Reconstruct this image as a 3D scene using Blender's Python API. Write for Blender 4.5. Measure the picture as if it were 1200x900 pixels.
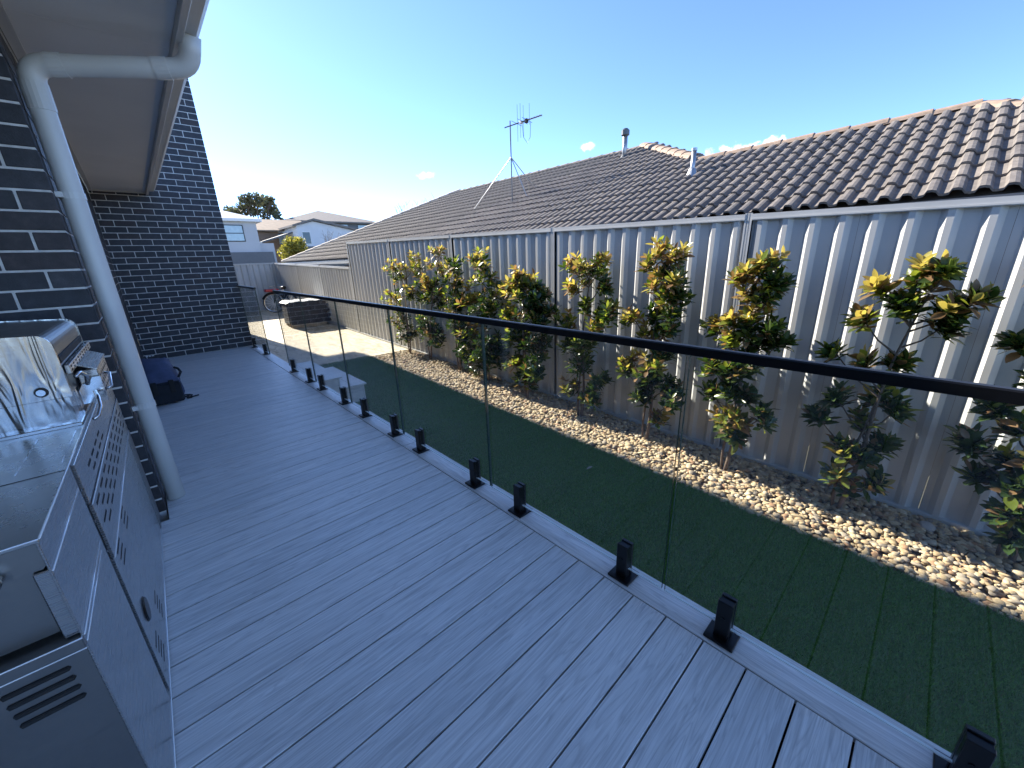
import bpy, math, random
import numpy as np
from mathutils import Matrix, Vector
random.seed(7); rng = np.random.default_rng(7)
rad = math.radians
sc = bpy.context.scene
col = sc.collection
for o in list(bpy.data.objects): bpy.data.objects.remove(o)

# ------------------------------------------------------------------ camera
H = 1.36                                   # eye height above the deck boards (z = 0)
CAM = Matrix(((0.7290, 0.2340, -0.6432), (-0.6834, 0.2034, -0.7011), (-0.0336, 0.9507, 0.3083)))
FPX = 457.0
def _orth(m):
    z = m.col[2].normalized(); x = (m.col[0] - z * m.col[0].dot(z)).normalized(); y = z.cross(x)
    return Matrix((x, y, z)).transposed()
CAM = _orth(CAM)
cd = bpy.data.cameras.new('camera'); cam = bpy.data.objects.new('camera', cd); col.objects.link(cam)
cd.sensor_fit = 'HORIZONTAL'; cd.sensor_width = 36.0; cd.lens = FPX / 1200 * 36
cd.clip_start = 0.02; cd.clip_end = 3000
cam.matrix_world = Matrix.Translation((0, 0, H)) @ CAM.to_4x4()
sc.camera = cam

# ------------------------------------------------------------------ light
AZ, EL = rad(8), rad(32)                   # sun: 8 degrees left of the deck's long axis
S = Vector((-math.sin(AZ) * math.cos(EL), math.cos(AZ) * math.cos(EL), math.sin(EL)))
sd = bpy.data.lights.new('sun', 'SUN'); sun = bpy.data.objects.new('sun', sd); col.objects.link(sun)
sd.energy = 4.5; sd.angle = rad(0.53); sd.color = (1.0, 0.93, 0.82)
sun.rotation_euler = (-S).to_track_quat('-Z', 'Y').to_euler(); sun.location = (0, 0, 30)
w = bpy.data.worlds.new('World'); sc.world = w; w.use_nodes = True
sc.view_settings.view_transform = 'Standard'; sc.view_settings.look = 'None'
sc.view_settings.gamma = 1.0; sc.view_settings.use_curve_mapping = False
sc.view_settings.exposure = 1.72
SKY = 0.15

# ------------------------------------------------------------------ pixel -> place
def ray(x, y):
    return CAM @ Vector((x - 600, 450 - y, -FPX))
def at_x(x, y, X):
    r = ray(x, y); return r * (X / r.x) + Vector((0, 0, H))
def at_y(x, y, Y):
    r = ray(x, y); return r * (Y / r.y) + Vector((0, 0, H))
def at_z(x, y, Z):
    r = ray(x, y); return r * ((Z - H) / r.z) + Vector((0, 0, H))
def GZ(Y): return -0.745 + 0.0235 * Y      # the yard rises gently away from the camera

def setup_world():
    nt = w.node_tree; N = nt.nodes; L = nt.links
    for n in list(N): N.remove(n)
    out = N.new('ShaderNodeOutputWorld'); bg = N.new('ShaderNodeBackground'); bg.inputs[1].default_value = SKY
    sky = N.new('ShaderNodeTexSky'); sky.sky_type = 'NISHITA'; sky.sun_disc = False
    sky.sun_elevation = EL; sky.sun_rotation = -AZ
    sky.altitude = 500; sky.air_density = 0.5; sky.dust_density = 0.1; sky.ozone_density = 4.6
    L.new(bg.outputs[0], out.inputs[0])
    cur = sky.outputs[0]
    tc = N.new('ShaderNodeTexCoord')
    nz = N.new('ShaderNodeTexNoise'); nz.inputs['Scale'].default_value = 60; nz.inputs['Detail'].default_value = 6
    L.new(tc.outputs['Generated'], nz.inputs['Vector'])
    # four small fair-weather clouds standing in fixed directions of the sky
    for (px, py, wx, wz, dens) in ((500, 206, .020, .0075, .8), (687, 172, .016, .0075, .7), (862, 176, .046, .012, .9), (905, 166, .022, .008, .9)):
        d = ray(px, py).normalized()
        side = Vector((d.y, -d.x, 0)).normalized(); up = side.cross(d)
        comb = N.new('ShaderNodeCombineXYZ')
        for k, (v, s) in enumerate(((side, wx), (up, wz))):
            dp = N.new('ShaderNodeVectorMath'); dp.operation = 'DOT_PRODUCT'
            L.new(tc.outputs['Generated'], dp.inputs[0]); dp.inputs[1].default_value = v
            m = N.new('ShaderNodeMath'); m.operation = 'DIVIDE'; L.new(dp.outputs['Value'], m.inputs[0]); m.inputs[1].default_value = s
            L.new(m.outputs[0], comb.inputs[k])
        dp = N.new('ShaderNodeVectorMath'); dp.operation = 'DOT_PRODUCT'
        L.new(tc.outputs['Generated'], dp.inputs[0]); dp.inputs[1].default_value = d
        back = N.new('ShaderNodeMath'); back.operation = 'LESS_THAN'; L.new(dp.outputs['Value'], back.inputs[0]); back.inputs[1].default_value = 0
        m9 = N.new('ShaderNodeMath'); m9.operation = 'MULTIPLY'; L.new(back.outputs[0], m9.inputs[0]); m9.inputs[1].default_value = 99
        L.new(m9.outputs[0], comb.inputs[2])
        ln = N.new('ShaderNodeVectorMath'); ln.operation = 'LENGTH'; L.new(comb.outputs[0], ln.inputs[0])
        a = N.new('ShaderNodeMath'); a.operation = 'MULTIPLY_ADD'; L.new(nz.outputs['Fac'], a.inputs[0]); a.inputs[1].default_value = 3.2; a.inputs[2].default_value = -1.6
        s_ = N.new('ShaderNodeMath'); s_.operation = 'ADD'; L.new(ln.outputs['Value'], s_.inputs[0]); L.new(a.outputs[0], s_.inputs[1])
        mr = N.new('ShaderNodeMapRange'); mr.interpolation_type = 'SMOOTHSTEP'
        L.new(s_.outputs[0], mr.inputs['Value']); mr.inputs['From Min'].default_value = 1.1; mr.inputs['From Max'].default_value = 0.1
        mr.inputs['To Min'].default_value = 0; mr.inputs['To Max'].default_value = dens
        mx = N.new('ShaderNodeMix'); mx.data_type = 'RGBA'
        L.new(mr.outputs[0], mx.inputs['Factor']); L.new(cur, mx.inputs[6]); mx.inputs[7].default_value = (5.2, 5.4, 5.7, 1)
        cur = mx.outputs[2]
    L.new(cur, bg.inputs[0])
setup_world()

# ------------------------------------------------------------------ helpers: meshes and objects
W = {}
def link(o, parent=None, M=None):
    M = M or Matrix.Identity(4)
    col.objects.link(o)
    if parent is not None:
        o.parent = parent; o.matrix_parent_inverse = W[parent.name].inverted()
    o.matrix_basis = M; W[o.name] = M.copy()
    return o
def tag(o, label=None, cat=None, group=None, kind=None):
    if label: o['label'] = label
    if cat: o['category'] = cat
    if group: o['group'] = group
    if kind: o['kind'] = kind
    return o
def thing(name, label, cat, loc=(0, 0, 0), group=None, M=None):
    e = bpy.data.objects.new(name, None); e.empty_display_size = .1
    link(e, None, M or Matrix.Translation(loc)); return tag(e, label, cat, group)
def meshobj(name, me, parent=None, M=None):
    return link(bpy.data.objects.new(name, me), parent, M)

class MB:
    def __init__(s): s.v = []; s.f = []; s.mi = []; s.cur = 0
    def add(s, vs, fs):
        n = len(s.v); s.v += [tuple(v) for v in vs]; s.f += [tuple(i + n for i in f) for f in fs]; s.mi += [s.cur] * len(fs); return s
    def box(s, x0, x1, y0, y1, z0, z1):
        return s.add([(x, y, z) for z in (z0, z1) for y in (y0, y1) for x in (x0, x1)],
                     [(0, 2, 3, 1), (4, 5, 7, 6), (0, 1, 5, 4), (2, 6, 7, 3), (0, 4, 6, 2), (1, 3, 7, 5)])
    def cbox(s, x0, x1, y0, y1, z0, z1, c=.003):
        # box with chamfered edges
        vs = []; xs = ((x0, x0 + c), (x1, x1 - c)); ys = ((y0, y0 + c), (y1, y1 - c)); zs = ((z0, z0 + c), (z1, z1 - c))
        for k in range(2):
            for j in range(2):
                for i in range(2):
                    vs += [(xs[i][0], ys[j][1], zs[k][1]), (xs[i][1], ys[j][0], zs[k][1]), (xs[i][1], ys[j][1], zs[k][0])]
        def V(i, j, k, a): return (i + 2 * j + 4 * k) * 3 + a
        fs = [(V(0,0,0,0), V(0,0,1,0), V(0,1,1,0), V(0,1,0,0)), (V(1,0,0,0), V(1,1,0,0), V(1,1,1,0), V(1,0,1,0)),
              (V(0,0,0,1), V(1,0,0,1), V(1,0,1,1), V(0,0,1,1)), (V(0,1,0,1), V(0,1,1,1), V(1,1,1,1), V(1,1,0,1)),
              (V(0,0,0,2), V(0,1,0,2), V(1,1,0,2), V(1,0,0,2)), (V(0,0,1,2), V(1,0,1,2), V(1,1,1,2), V(0,1,1,2))]
        for i in range(2):
            for j in range(2):
                q = (V(i,j,0,0), V(i,j,0,1), V(i,j,1,1), V(i,j,1,0)); fs.append(q if (i + j) % 2 == 0 else q[::-1])
        for i in range(2):
            for k in range(2):
                q = (V(i,0,k,0), V(i,0,k,2), V(i,1,k,2), V(i,1,k,0)); fs.append(q if (i + k) % 2 else q[::-1])
        for j in range(2):
            for k in range(2):
                q = (V(0,j,k,1), V(0,j,k,2), V(1,j,k,2), V(1,j,k,1)); fs.append(q if (j + k) % 2 == 0 else q[::-1])
        for i in range(2):
            for j in range(2):
                for k in range(2):
                    q = (V(i,j,k,0), V(i,j,k,1), V(i,j,k,2)); fs.append(q if (i + j + k) % 2 else q[::-1])
        return s.add(vs, fs)
    def prism(s, pts, axis, a0, a1):
        # extrude a 2-D polygon along an axis (0 x, 1 y, 2 z)
        n = len(pts)
        def P(p, a): return {0: (a, p[0], p[1]), 1: (p[0], a, p[1]), 2: (p[0], p[1], a)}[axis]
        vs = [P(p, a0) for p in pts] + [P(p, a1) for p in pts]
        fs = [tuple(range(n))[::-1], tuple(range(n, 2 * n))] + [(i, (i + 1) % n, n + (i + 1) % n, n + i) for i in range(n)]
        if axis == 1: fs = [f[::-1] for f in fs]
        return s.add(vs, fs)
    def tube(s, path, r, seg=10, cap=True):
        path = [Vector(p) for p in path]; rs = r if isinstance(r, (list, tuple)) else [r] * len(path)
        vs = []; fs = []; n0 = None
        for i, p in enumerate(path):
            t = (path[min(i + 1, len(path) - 1)] - path[max(i - 1, 0)]).normalized()
            if n0 is None: n0 = t.orthogonal().normalized()
            n0 = (n0 - t * n0.dot(t)); n0 = n0.normalized() if n0.length > 1e-6 else t.orthogonal().normalized(); b = t.cross(n0)
            for k in range(seg):
                a = 2 * math.pi * k / seg; vs.append(p + (n0 * math.cos(a) + b * math.sin(a)) * rs[i])
        for i in range(len(path) - 1):
            for k in range(seg):
                a, b = i * seg + k, i * seg + (k + 1) % seg; fs.append((a, b, b + seg, a + seg))
        if cap: fs += [tuple(range(seg))[::-1], tuple(range((len(path) - 1) * seg, len(path) * seg))]
        return s.add(vs, fs)
    def mesh(s, name, mats, smooth=False):
        me = bpy.data.meshes.new(name); me.from_pydata(s.v, [], s.f); 
        for m in (mats if isinstance(mats, (list, tuple)) else [mats]): me.materials.append(m)
        if any(s.mi): me.polygons.foreach_set('material_index', s.mi)
        if smooth: me.polygons.foreach_set('use_smooth', [True] * len(me.polygons))
        me.update(); return me
    def build(s, name, mats, parent=None, M=None, smooth=False):
        return meshobj(name, s.mesh(name, mats, smooth), parent, M)
def bend(p0, p1, p2, r, n=6):
    # points of a rounded corner at p1
    p0, p1, p2 = Vector(p0), Vector(p1), Vector(p2)
    a = p1 + (p0 - p1).normalized() * r; b = p1 + (p2 - p1).normalized() * r
    return [(a * (1 - t) ** 2 + p1 * 2 * t * (1 - t) + b * t * t) for t in [i / n for i in range(n + 1)]]

# ------------------------------------------------------------------ materials
def new_mat(name):
    m = bpy.data.materials.new(name); m.use_nodes = True; nt = m.node_tree
    b = nt.nodes['Principled BSDF']; return m, nt, b
def ramp(nt, stops):
    r = nt.nodes.new('ShaderNodeValToRGB'); el = r.color_ramp.elements
    while len(el) < len(stops): el.new(0.5)
    for e, (p, c) in zip(el, stops): e.position = p; e.color = (*c, 1) if len(c) == 3 else c
    return r
def coords(nt, scale=(1, 1, 1), rnd=0, kind='Object', rot=(0, 0, 0)):
    tc = nt.nodes.new('ShaderNodeTexCoord'); mp = nt.nodes.new('ShaderNodeMapping'); mp.inputs['Scale'].default_value = scale
    mp.inputs['Rotation'].default_value = rot
    nt.links.new(tc.outputs[kind], mp.inputs['Vector'])
    if rnd:
        oi = nt.nodes.new('ShaderNodeObjectInfo'); m = nt.nodes.new('ShaderNodeVectorMath'); m.operation = 'SCALE'
        m.inputs[0].default_value = (rnd, rnd * 1.7, rnd * .6); nt.links.new(oi.outputs['Random'], m.inputs['Scale'])
        nt.links.new(m.outputs[0], mp.inputs['Location'])
    return mp.outputs[0]
def noise(nt, vec, scale, detail=4, rough=.55, dist=0):
    n = nt.nodes.new('ShaderNodeTexNoise'); n.inputs['Scale'].default_value = scale; n.inputs['Detail'].default_value = detail
    n.inputs['Roughness'].default_value = rough; n.inputs['Distortion'].default_value = dist
    if vec is not None: nt.links.new(vec, n.inputs['Vector'])
    return n.outputs['Fac']
def bump(nt, b, h, strength, dist=.01):
    n = nt.nodes.new('ShaderNodeBump'); n.inputs['Strength'].default_value = strength; n.inputs['Distance'].default_value = dist
    nt.links.new(h, n.inputs['Height']); nt.links.new(n.outputs[0], b.inputs['Normal'])
def simple(name, c, rough=.5, metal=0, var=.12, scale=6, bumpy=0, spec=None, stretch=(1, 1, 1), rnd=3):
    m, nt, b = new_mat(name); b.inputs['Roughness'].default_value = rough; b.inputs['Metallic'].default_value = metal
    if spec is not None: b.inputs['Specular IOR Level'].default_value = spec
    v = coords(nt, stretch, rnd); f = noise(nt, v, scale, 5)
    r = ramp(nt, [(.3, tuple(x * (1 - var) for x in c)), (.7, tuple(min(1, x * (1 + var)) for x in c))])
    nt.links.new(f, r.inputs[0]); nt.links.new(r.outputs[0], b.inputs['Base Color'])
    if bumpy: bump(nt, b, noise(nt, v, scale * 12, 3), bumpy, .004)
    return m
def objrand(nt, stops, interp='LINEAR'):
    oi = nt.nodes.new('ShaderNodeObjectInfo'); r = ramp(nt, stops); r.color_ramp.interpolation = interp
    nt.links.new(oi.outputs['Random'], r.inputs[0]); return r.outputs[0]
def mul(nt, a, b, fac=1.0, mode='MULTIPLY'):
    m = nt.nodes.new('ShaderNodeMix'); m.data_type = 'RGBA'; m.blend_type = mode; m.inputs[0].default_value = fac
    nt.links.new(a, m.inputs[6]); nt.links.new(b, m.inputs[7]); return m.outputs[2]

def m_deck():
    m, nt, b = new_mat('composite_board')
    v = coords(nt, (1.1, 16, 1), 9)
    g = noise(nt, v, 2.2, 7, .62, 1.6)
    v2 = coords(nt, (2.5, 110, 1), 9); g2 = noise(nt, v2, 1.6, 4, .6)
    r = ramp(nt, [(.25, (.53, .515, .495)), (.47, (.68, .665, .64)), (.56, (.72, .705, .68)), (.75, (.80, .785, .76))])
    nt.links.new(g, r.inputs[0])
    r2 = ramp(nt, [(.35, (.86, .86, .86)), (.65, (1.06, 1.06, 1.06))]); nt.links.new(g2, r2.inputs[0])
    c = mul(nt, r.outputs[0], r2.outputs[0])
    # cathedral grain: contour lines of a long stretched noise
    gl = noise(nt, coords(nt, (.55, 9, 1), 9), 2.0, 2, .5, .4)
    m1 = nt.nodes.new('ShaderNodeMath'); m1.operation = 'MULTIPLY'; m1.inputs[1].default_value = 15; nt.links.new(gl, m1.inputs[0])
    m2 = nt.nodes.new('ShaderNodeMath'); m2.operation = 'FRACT'; nt.links.new(m1.outputs[0], m2.inputs[0])
    rg = ramp(nt, [(.0, (.80, .80, .81)), (.16, (.99, .99, .99)), (.60, (1.03, 1.03, 1.03)), (1.0, (.80, .80, .81))]); nt.links.new(m2.outputs[0], rg.inputs[0])
    c = mul(nt, c, rg.outputs[0], .85)
    c = mul(nt, c, objrand(nt, [(0, (.93, .94, .95)), (1, (1.05, 1.04, 1.03))]))
    nt.links.new(c, b.inputs['Base Color']); b.inputs['Roughness'].default_value = .42
    rr = ramp(nt, [(.3, (.36, .36, .36)), (.7, (.52, .52, .52))]); nt.links.new(g2, rr.inputs[0]); nt.links.new(rr.outputs[0], b.inputs['Roughness'])
    bump(nt, b, g2, .25, .0025)
    return m
def m_brick():
    m, nt, b = new_mat('charcoal_brick')
    v = coords(nt, (1, 1, 1), 20); g = noise(nt, v, 22, 6, .65)
    r = ramp(nt, [(.25, (.012, .013, .017)), (.55, (.030, .031, .039)), (.8, (.060, .058, .066))]); nt.links.new(g, r.inputs[0])
    c = mul(nt, r.outputs[0], objrand(nt, [(0, (.75, .78, .86)), (.45, (1, 1, 1)), (.8, (1.3, 1.25, 1.25)), (.93, (1.25, .95, .85)), (1, (1.2, .8, .7))]))
    nt.links.new(c, b.inputs['Base Color']); b.inputs['Roughness'].default_value = .55
    bump(nt, b, noise(nt, v, 160, 4), .35, .003)
    return m
def m_glass():
    m, nt, b = new_mat('clear_glass'); nt.nodes.remove(b); out = nt.nodes['Material Output']
    tr = nt.nodes.new('ShaderNodeBsdfTransparent'); tr.inputs[0].default_value = (.985, .996, .990, 1)
    gl = nt.nodes.new('ShaderNodeBsdfGlossy'); gl.inputs['Roughness'].default_value = 0.0
    fr = nt.nodes.new('ShaderNodeFresnel'); ge = nt.nodes.new('ShaderNodeNewGeometry'); mi = nt.nodes.new('ShaderNodeMapRange')
    mi.inputs['To Min'].default_value = 1.5; mi.inputs['To Max'].default_value = 1 / 1.5      # the same reflectance on both faces of a pane
    nt.links.new(ge.outputs['Backfacing'], mi.inputs['Value']); nt.links.new(mi.outputs[0], fr.inputs[0])
    mx = nt.nodes.new('ShaderNodeMixShader'); nt.links.new(fr.outputs[0], mx.inputs[0]); nt.links.new(tr.outputs[0], mx.inputs[1]); nt.links.new(gl.outputs[0], mx.inputs[2])
    nt.links.new(mx.outputs[0], out.inputs[0]); return m
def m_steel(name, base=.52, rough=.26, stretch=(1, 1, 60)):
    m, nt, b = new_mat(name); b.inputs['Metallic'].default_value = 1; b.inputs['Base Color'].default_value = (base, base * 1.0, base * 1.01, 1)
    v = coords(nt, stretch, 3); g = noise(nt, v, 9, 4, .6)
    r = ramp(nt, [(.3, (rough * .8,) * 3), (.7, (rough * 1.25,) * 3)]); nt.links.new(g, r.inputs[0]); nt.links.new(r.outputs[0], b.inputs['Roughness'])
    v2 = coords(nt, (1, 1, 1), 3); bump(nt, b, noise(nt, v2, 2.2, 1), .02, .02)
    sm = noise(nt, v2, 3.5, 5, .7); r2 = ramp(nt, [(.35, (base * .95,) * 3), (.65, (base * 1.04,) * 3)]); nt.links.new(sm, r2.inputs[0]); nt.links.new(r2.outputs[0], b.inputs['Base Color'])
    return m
def m_tile():
    m, nt, b = new_mat('concrete_tile')
    v = coords(nt, (1, 1, 1), 12); g = noise(nt, v, 14, 6, .7)
    r = ramp(nt, [(.25, (.100, .088, .078)), (.5, (.165, .147, .131)), (.75, (.235, .21, .188))]); nt.links.new(g, r.inputs[0])
    c = mul(nt, r.outputs[0], objrand(nt, [(0, (.8, .8, .82)), (1, (1.15, 1.12, 1.08))]))
    nt.links.new(c, b.inputs['Base Color']); b.inputs['Roughness'].default_value = .8
    bump(nt, b, noise(nt, v, 90, 4), .4, .004); return m
def m_attr(name, rough=.7, bumpy=.2, bscale=60, spec=.5):
    m, nt, b = new_mat(name); b.inputs['Specular IOR Level'].default_value = spec; a = nt.nodes.new('ShaderNodeAttribute'); a.attribute_name = 'Col'
    v = coords(nt); g = noise(nt, v, bscale, 4); r = ramp(nt, [(.3, (.8, .8, .8)), (.7, (1.15, 1.15, 1.15))]); nt.links.new(g, r.inputs[0])
    nt.links.new(mul(nt, a.outputs['Color'], r.outputs[0]), b.inputs['Base Color']); b.inputs['Roughness'].default_value = rough
    if bumpy: bump(nt, b, g, bumpy, .004)
    return m
def m_leaf(name, stops, trans, tcol, rough=.32):
    m, nt, b = new_mat(name); out = nt.nodes['Material Output']
    c = objrand(nt, stops); v = coords(nt, (1, 1, 1), 5); g = noise(nt, v, 3, 3)
    r = ramp(nt, [(.3, (.8, .8, .8)), (.7, (1.2, 1.2, 1.2))]); nt.links.new(g, r.inputs[0])
    nt.links.new(mul(nt, c, r.outputs[0]), b.inputs['Base Color']); b.inputs['Roughness'].default_value = rough
    t = nt.nodes.new('ShaderNodeBsdfTranslucent'); t.inputs[0].default_value = (*tcol, 1)
    mx = nt.nodes.new('ShaderNodeMixShader'); mx.inputs[0].default_value = trans
    nt.links.new(b.outputs[0], mx.inputs[1]); nt.links.new(t.outputs[0], mx.inputs[2]); nt.links.new(mx.outputs[0], out.inputs[0]); return m
def m_concrete():
    m, nt, b = new_mat('patterned_concrete')
    v = coords(nt, (1, 1, 1)); g = noise(nt, v, 1.3, 8, .7, .6)
    g3 = noise(nt, coords(nt, (3.2, 1, 1), rot=(0, 0, .5)), 2.6, 5, .6, 1.2)
    r = ramp(nt, [(.3, (.50, .42, .29)), (.5, (.66, .57, .41)), (.7, (.72, .63, .48))]); nt.links.new(g, r.inputs[0])
    r3 = ramp(nt, [(.42, (.72, .70, .66)), (.5, (1, 1, 1)), (.62, (1.03, 1.03, 1.03))]); nt.links.new(g3, r3.inputs[0])
    nt.links.new(mul(nt, r.outputs[0], r3.outputs[0]), b.inputs['Base Color']); b.inputs['Roughness'].default_value = .75
    bump(nt, b, noise(nt, v, 30, 5), .3, .006); return m

DECK = m_deck(); BRICK = m_brick(); GLASS = m_glass(); TILE = m_tile(); CONC = m_concrete()
MORTAR = simple('mortar', (.66, .64, .61), .9, var=.15, scale=30, bumpy=.3)
EDGE = simple('glass_edge', (.035, .065, .055), .12, var=.05)
EDGEL = simple('glass_edge_shine', (.78, .84, .84), .15, var=.03)  # pale tone painting the shine of skylight in the pane edges
BLACK = simple('black_powder_coat', (.006, .006, .007), .30, var=.1, scale=40, spec=.35)
PIPE = simple('painted_pipe', (.66, .655, .63), .35, var=.05, scale=3, spec=.5)
SOFFIT = simple('eave_lining', (.80, .77, .73), .75, var=.04, scale=1.5)
TRIM = simple('painted_fascia', (.62, .60, .56), .4, var=.06, scale=3)
FENCE = simple('coated_steel_sheet', (.50, .503, .49), .40, var=.07, scale=2.5, spec=.5, stretch=(1, 1, .25))
FENCEP = simple('coated_steel_post', (.52, .523, .51), .38, var=.05, scale=3, spec=.5)
STEEL = m_steel('brushed_steel', .50, .27); STEELD = m_steel('steel_dim_reflection', .27, .36); CHROME = m_steel('polished_rod', .62, .12)  # STEELD: darkened copy, dim reflections painted into the steel colour
STEELH = m_steel('hood_steel', .50, .20)
_nt = STEELH.node_tree; _b = _nt.nodes['Principled BSDF']; bump(_nt, _b, noise(_nt, coords(_nt, (9, 3, 1.6), 0), 2.6, 2, .5, 1.0), .35, .03)
BRIGHT = simple('edge_highlight', (.80, .81, .82), .25, metal=.3, var=.03)  # pale colour standing in for highlights on the steel's folded edges
DARK = simple('dark_opening', (.006, .006, .007), .7)
TURFBASE = simple('turf_backing', (.062, .135, .028), .9, spec=.1, var=.2, scale=60)
SOIL = simple('garden_soil', (.12, .095, .07), .95, var=.35, scale=12, bumpy=.4)
FRAME = simple('dark_subframe', (.015, .015, .016), .9)
BARK = simple('bark', (.13, .095, .07), .85, var=.3, scale=25, bumpy=.5)
CAP = simple('ridge_capping', (.30, .215, .155), .8, var=.2, scale=12, bumpy=.3)
CAPG = simple('ridge_capping_grey', (.20, .165, .14), .8, var=.2, scale=12, bumpy=.3)
CAPL = simple('pale_hip_capping', (.46, .40, .33), .8, var=.15, scale=12)
DPANE = simple('dark_window_pane', (.05, .07, .085), .1, var=.1)
GALV = simple('galvanised_steel', (.42, .43, .44), .38, metal=.8, var=.12, scale=9)
GALVD = simple('weathered_mast', (.12, .125, .13), .45, metal=.6, var=.12, scale=9)
WHITE = simple('white_plastic', (.75, .75, .73), .4, var=.04)
REND = simple('white_render', (.66, .67, .69), .8, var=.05, scale=1)
RENDG = simple('grey_render', (.44, .46, .49), .8, var=.05, scale=1)
ROOFW = simple('pale_metal_roof', (.72, .72, .72), .4, var=.04)
ROOFT = simple('tan_tile_roof', (.28, .205, .14), .8, var=.2, scale=3)
ROOFG = simple('grey_tile_roof', (.185, .165, .15), .8, var=.15, scale=3)
DKGREY = simple('dark_grey_paint', (.10, .11, .125), .5, var=.08)
BROWN = simple('brown_brick', (.20, .14, .10), .8, var=.15, scale=8)
PANE = simple('window_pane', (.30, .38, .42), .06, var=.1, spec=.8)
GROUND = simple('dry_ground', (.20, .19, .12), .95, var=.25, scale=.4)
TIMBER = simple('pallet_timber', (.42, .33, .22), .8, var=.2, scale=10)
NAVY = simple('navy_fabric', (.06, .075, .14), .75, var=.3, scale=10, bumpy=.25)
NAVYD = simple('dark_canvas', (.010, .013, .020), .8, var=.3, scale=20, bumpy=.25)
RED = simple('red_paint', (.42, .018, .03), .35, var=.1)
RUBBER = simple('black_rubber', (.012, .012, .012), .8)

# ------------------------------------------------------------------ setting: ground, turf, concrete, gravel bed
def sheet(name, x0, x1, y0, y1, dz, mat, ny=2, label=None):
    mb = MB(); ys = [y0 + (y1 - y0) * i / (ny - 1) for i in range(ny)]
    for i in range(ny - 1):
        a, b = ys[i], ys[i + 1]
        mb.add([(x0, a, GZ(a) + dz), (x1, a, GZ(a) + dz), (x1, b, GZ(b) + dz), (x0, b, GZ(b) + dz)], [(0, 1, 2, 3)])
    return tag(mb.build(name, mat), kind='structure')
g = MB(); g.add([(-900, -900, -1.02), (900, -900, -1.02), (900, 1600, -1.02), (-900, 1600, -1.02)], [(0, 1, 2, 3)])
tag(g.build('ground', GROUND), kind='structure')
XT = 3.30                                   # turf / pebble edge
sheet('turf', 1.372, XT, -6, 8.15, 0, TURFBASE)
sheet('garden_bed', XT, 4.30, -6, 8.0, -.02, SOIL)
pv = MB()
pv.add([(1.30, 8.15, GZ(8.15) + .004), (4.40, 8.0, GZ(8.0) + .004), (4.40, 18.4, GZ(18.4) + .004), (1.30, 18.4, GZ(18.4) + .004), (-3, 18.4, GZ(18.4) + .004), (-3, 18.26, GZ(18.26) + .004), (1.30, 18.26, GZ(18.26) + .004)], [(0, 1, 2, 3, 6), (6, 3, 4, 5)][:1] + [(6, 3, 4, 5)])
tag(pv.build('patio', CONC), kind='structure')

def stuff_mesh(name, verts, faces_arr, mats, cols=None, smooth=False, fsize=3, mi=None):
    me = bpy.data.meshes.new(name); nv, nf = len(verts), len(faces_arr)
    me.vertices.add(nv); me.vertices.foreach_set('co', np.ascontiguousarray(verts, dtype=np.float32).ravel())
    me.loops.add(nf * fsize); me.loops.foreach_set('vertex_index', np.ascontiguousarray(faces_arr, dtype=np.int32).ravel())
    me.polygons.add(nf); me.polygons.foreach_set('loop_start', np.arange(0, nf * fsize, fsize, dtype=np.int32))
    if smooth: me.polygons.foreach_set('use_smooth', np.ones(nf, dtype=bool))
    for m in (mats if isinstance(mats, (list, tuple)) else [mats]): me.materials.append(m)
    if mi is not None: me.polygons.foreach_set('material_index', np.ascontiguousarray(mi, dtype=np.int32))
    me.update(calc_edges=True)
    if cols is not None:
        a = me.color_attributes.new('Col', 'FLOAT_COLOR', 'POINT')
        a.data.foreach_set('color', np.ascontiguousarray(np.concatenate([cols, np.ones((nv, 1))], 1), dtype=np.float32).ravel())
    return me

def make_grass():
    # short artificial turf: many blades, denser near the camera
    P = []
    for (y0, y1, n) in ((-1.2, 1.5, 110000), (1.5, 4.0, 70000), (4.0, 8.14, 60000)):
        P.append(np.stack([rng.uniform(1.375, XT + .012, n), rng.uniform(y0, y1, n)], 1))
    P = np.concatenate(P); n = len(P)
    z = -0.745 + 0.0235 * P[:, 1]
    a = rng.uniform(0, 2 * np.pi, n); hgt = rng.uniform(.012, .024, n); wd = rng.uniform(.0016, .003, n) * (1 + np.clip(P[:, 1], 0, 8) * .25)
    la = rng.uniform(0, 2 * np.pi, n); lean = rng.uniform(0, .016, n)
    v = np.zeros((n, 3, 3)); dx, dy = np.cos(a) * wd, np.sin(a) * wd
    v[:, 0] = np.stack([P[:, 0] - dx, P[:, 1] - dy, z - .001], 1); v[:, 1] = np.stack([P[:, 0] + dx, P[:, 1] + dy, z - .001], 1)
    v[:, 2] = np.stack([P[:, 0] + np.cos(la) * lean, P[:, 1] + np.sin(la) * lean, z + hgt], 1)
    base = np.array([.105, .225, .042]); yel = np.array([.13, .17, .05]); t = rng.random(n)[:, None]; k = (rng.random(n)[:, None] < .12)
    c = np.where(k, yel, base * (.65 + .8 * t)); c = np.repeat(c, 3, 0)
    me = stuff_mesh('turf_blades', v.reshape(-1, 3), np.arange(n * 3).reshape(-1, 3), m_attr('turf_blade', .6, 0, spec=.15), c)
    o = meshobj('turf_blades', me); tag(o, 'short dark green artificial turf between the deck and the pebbles', 'turf', kind='stuff')
make_grass()

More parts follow.
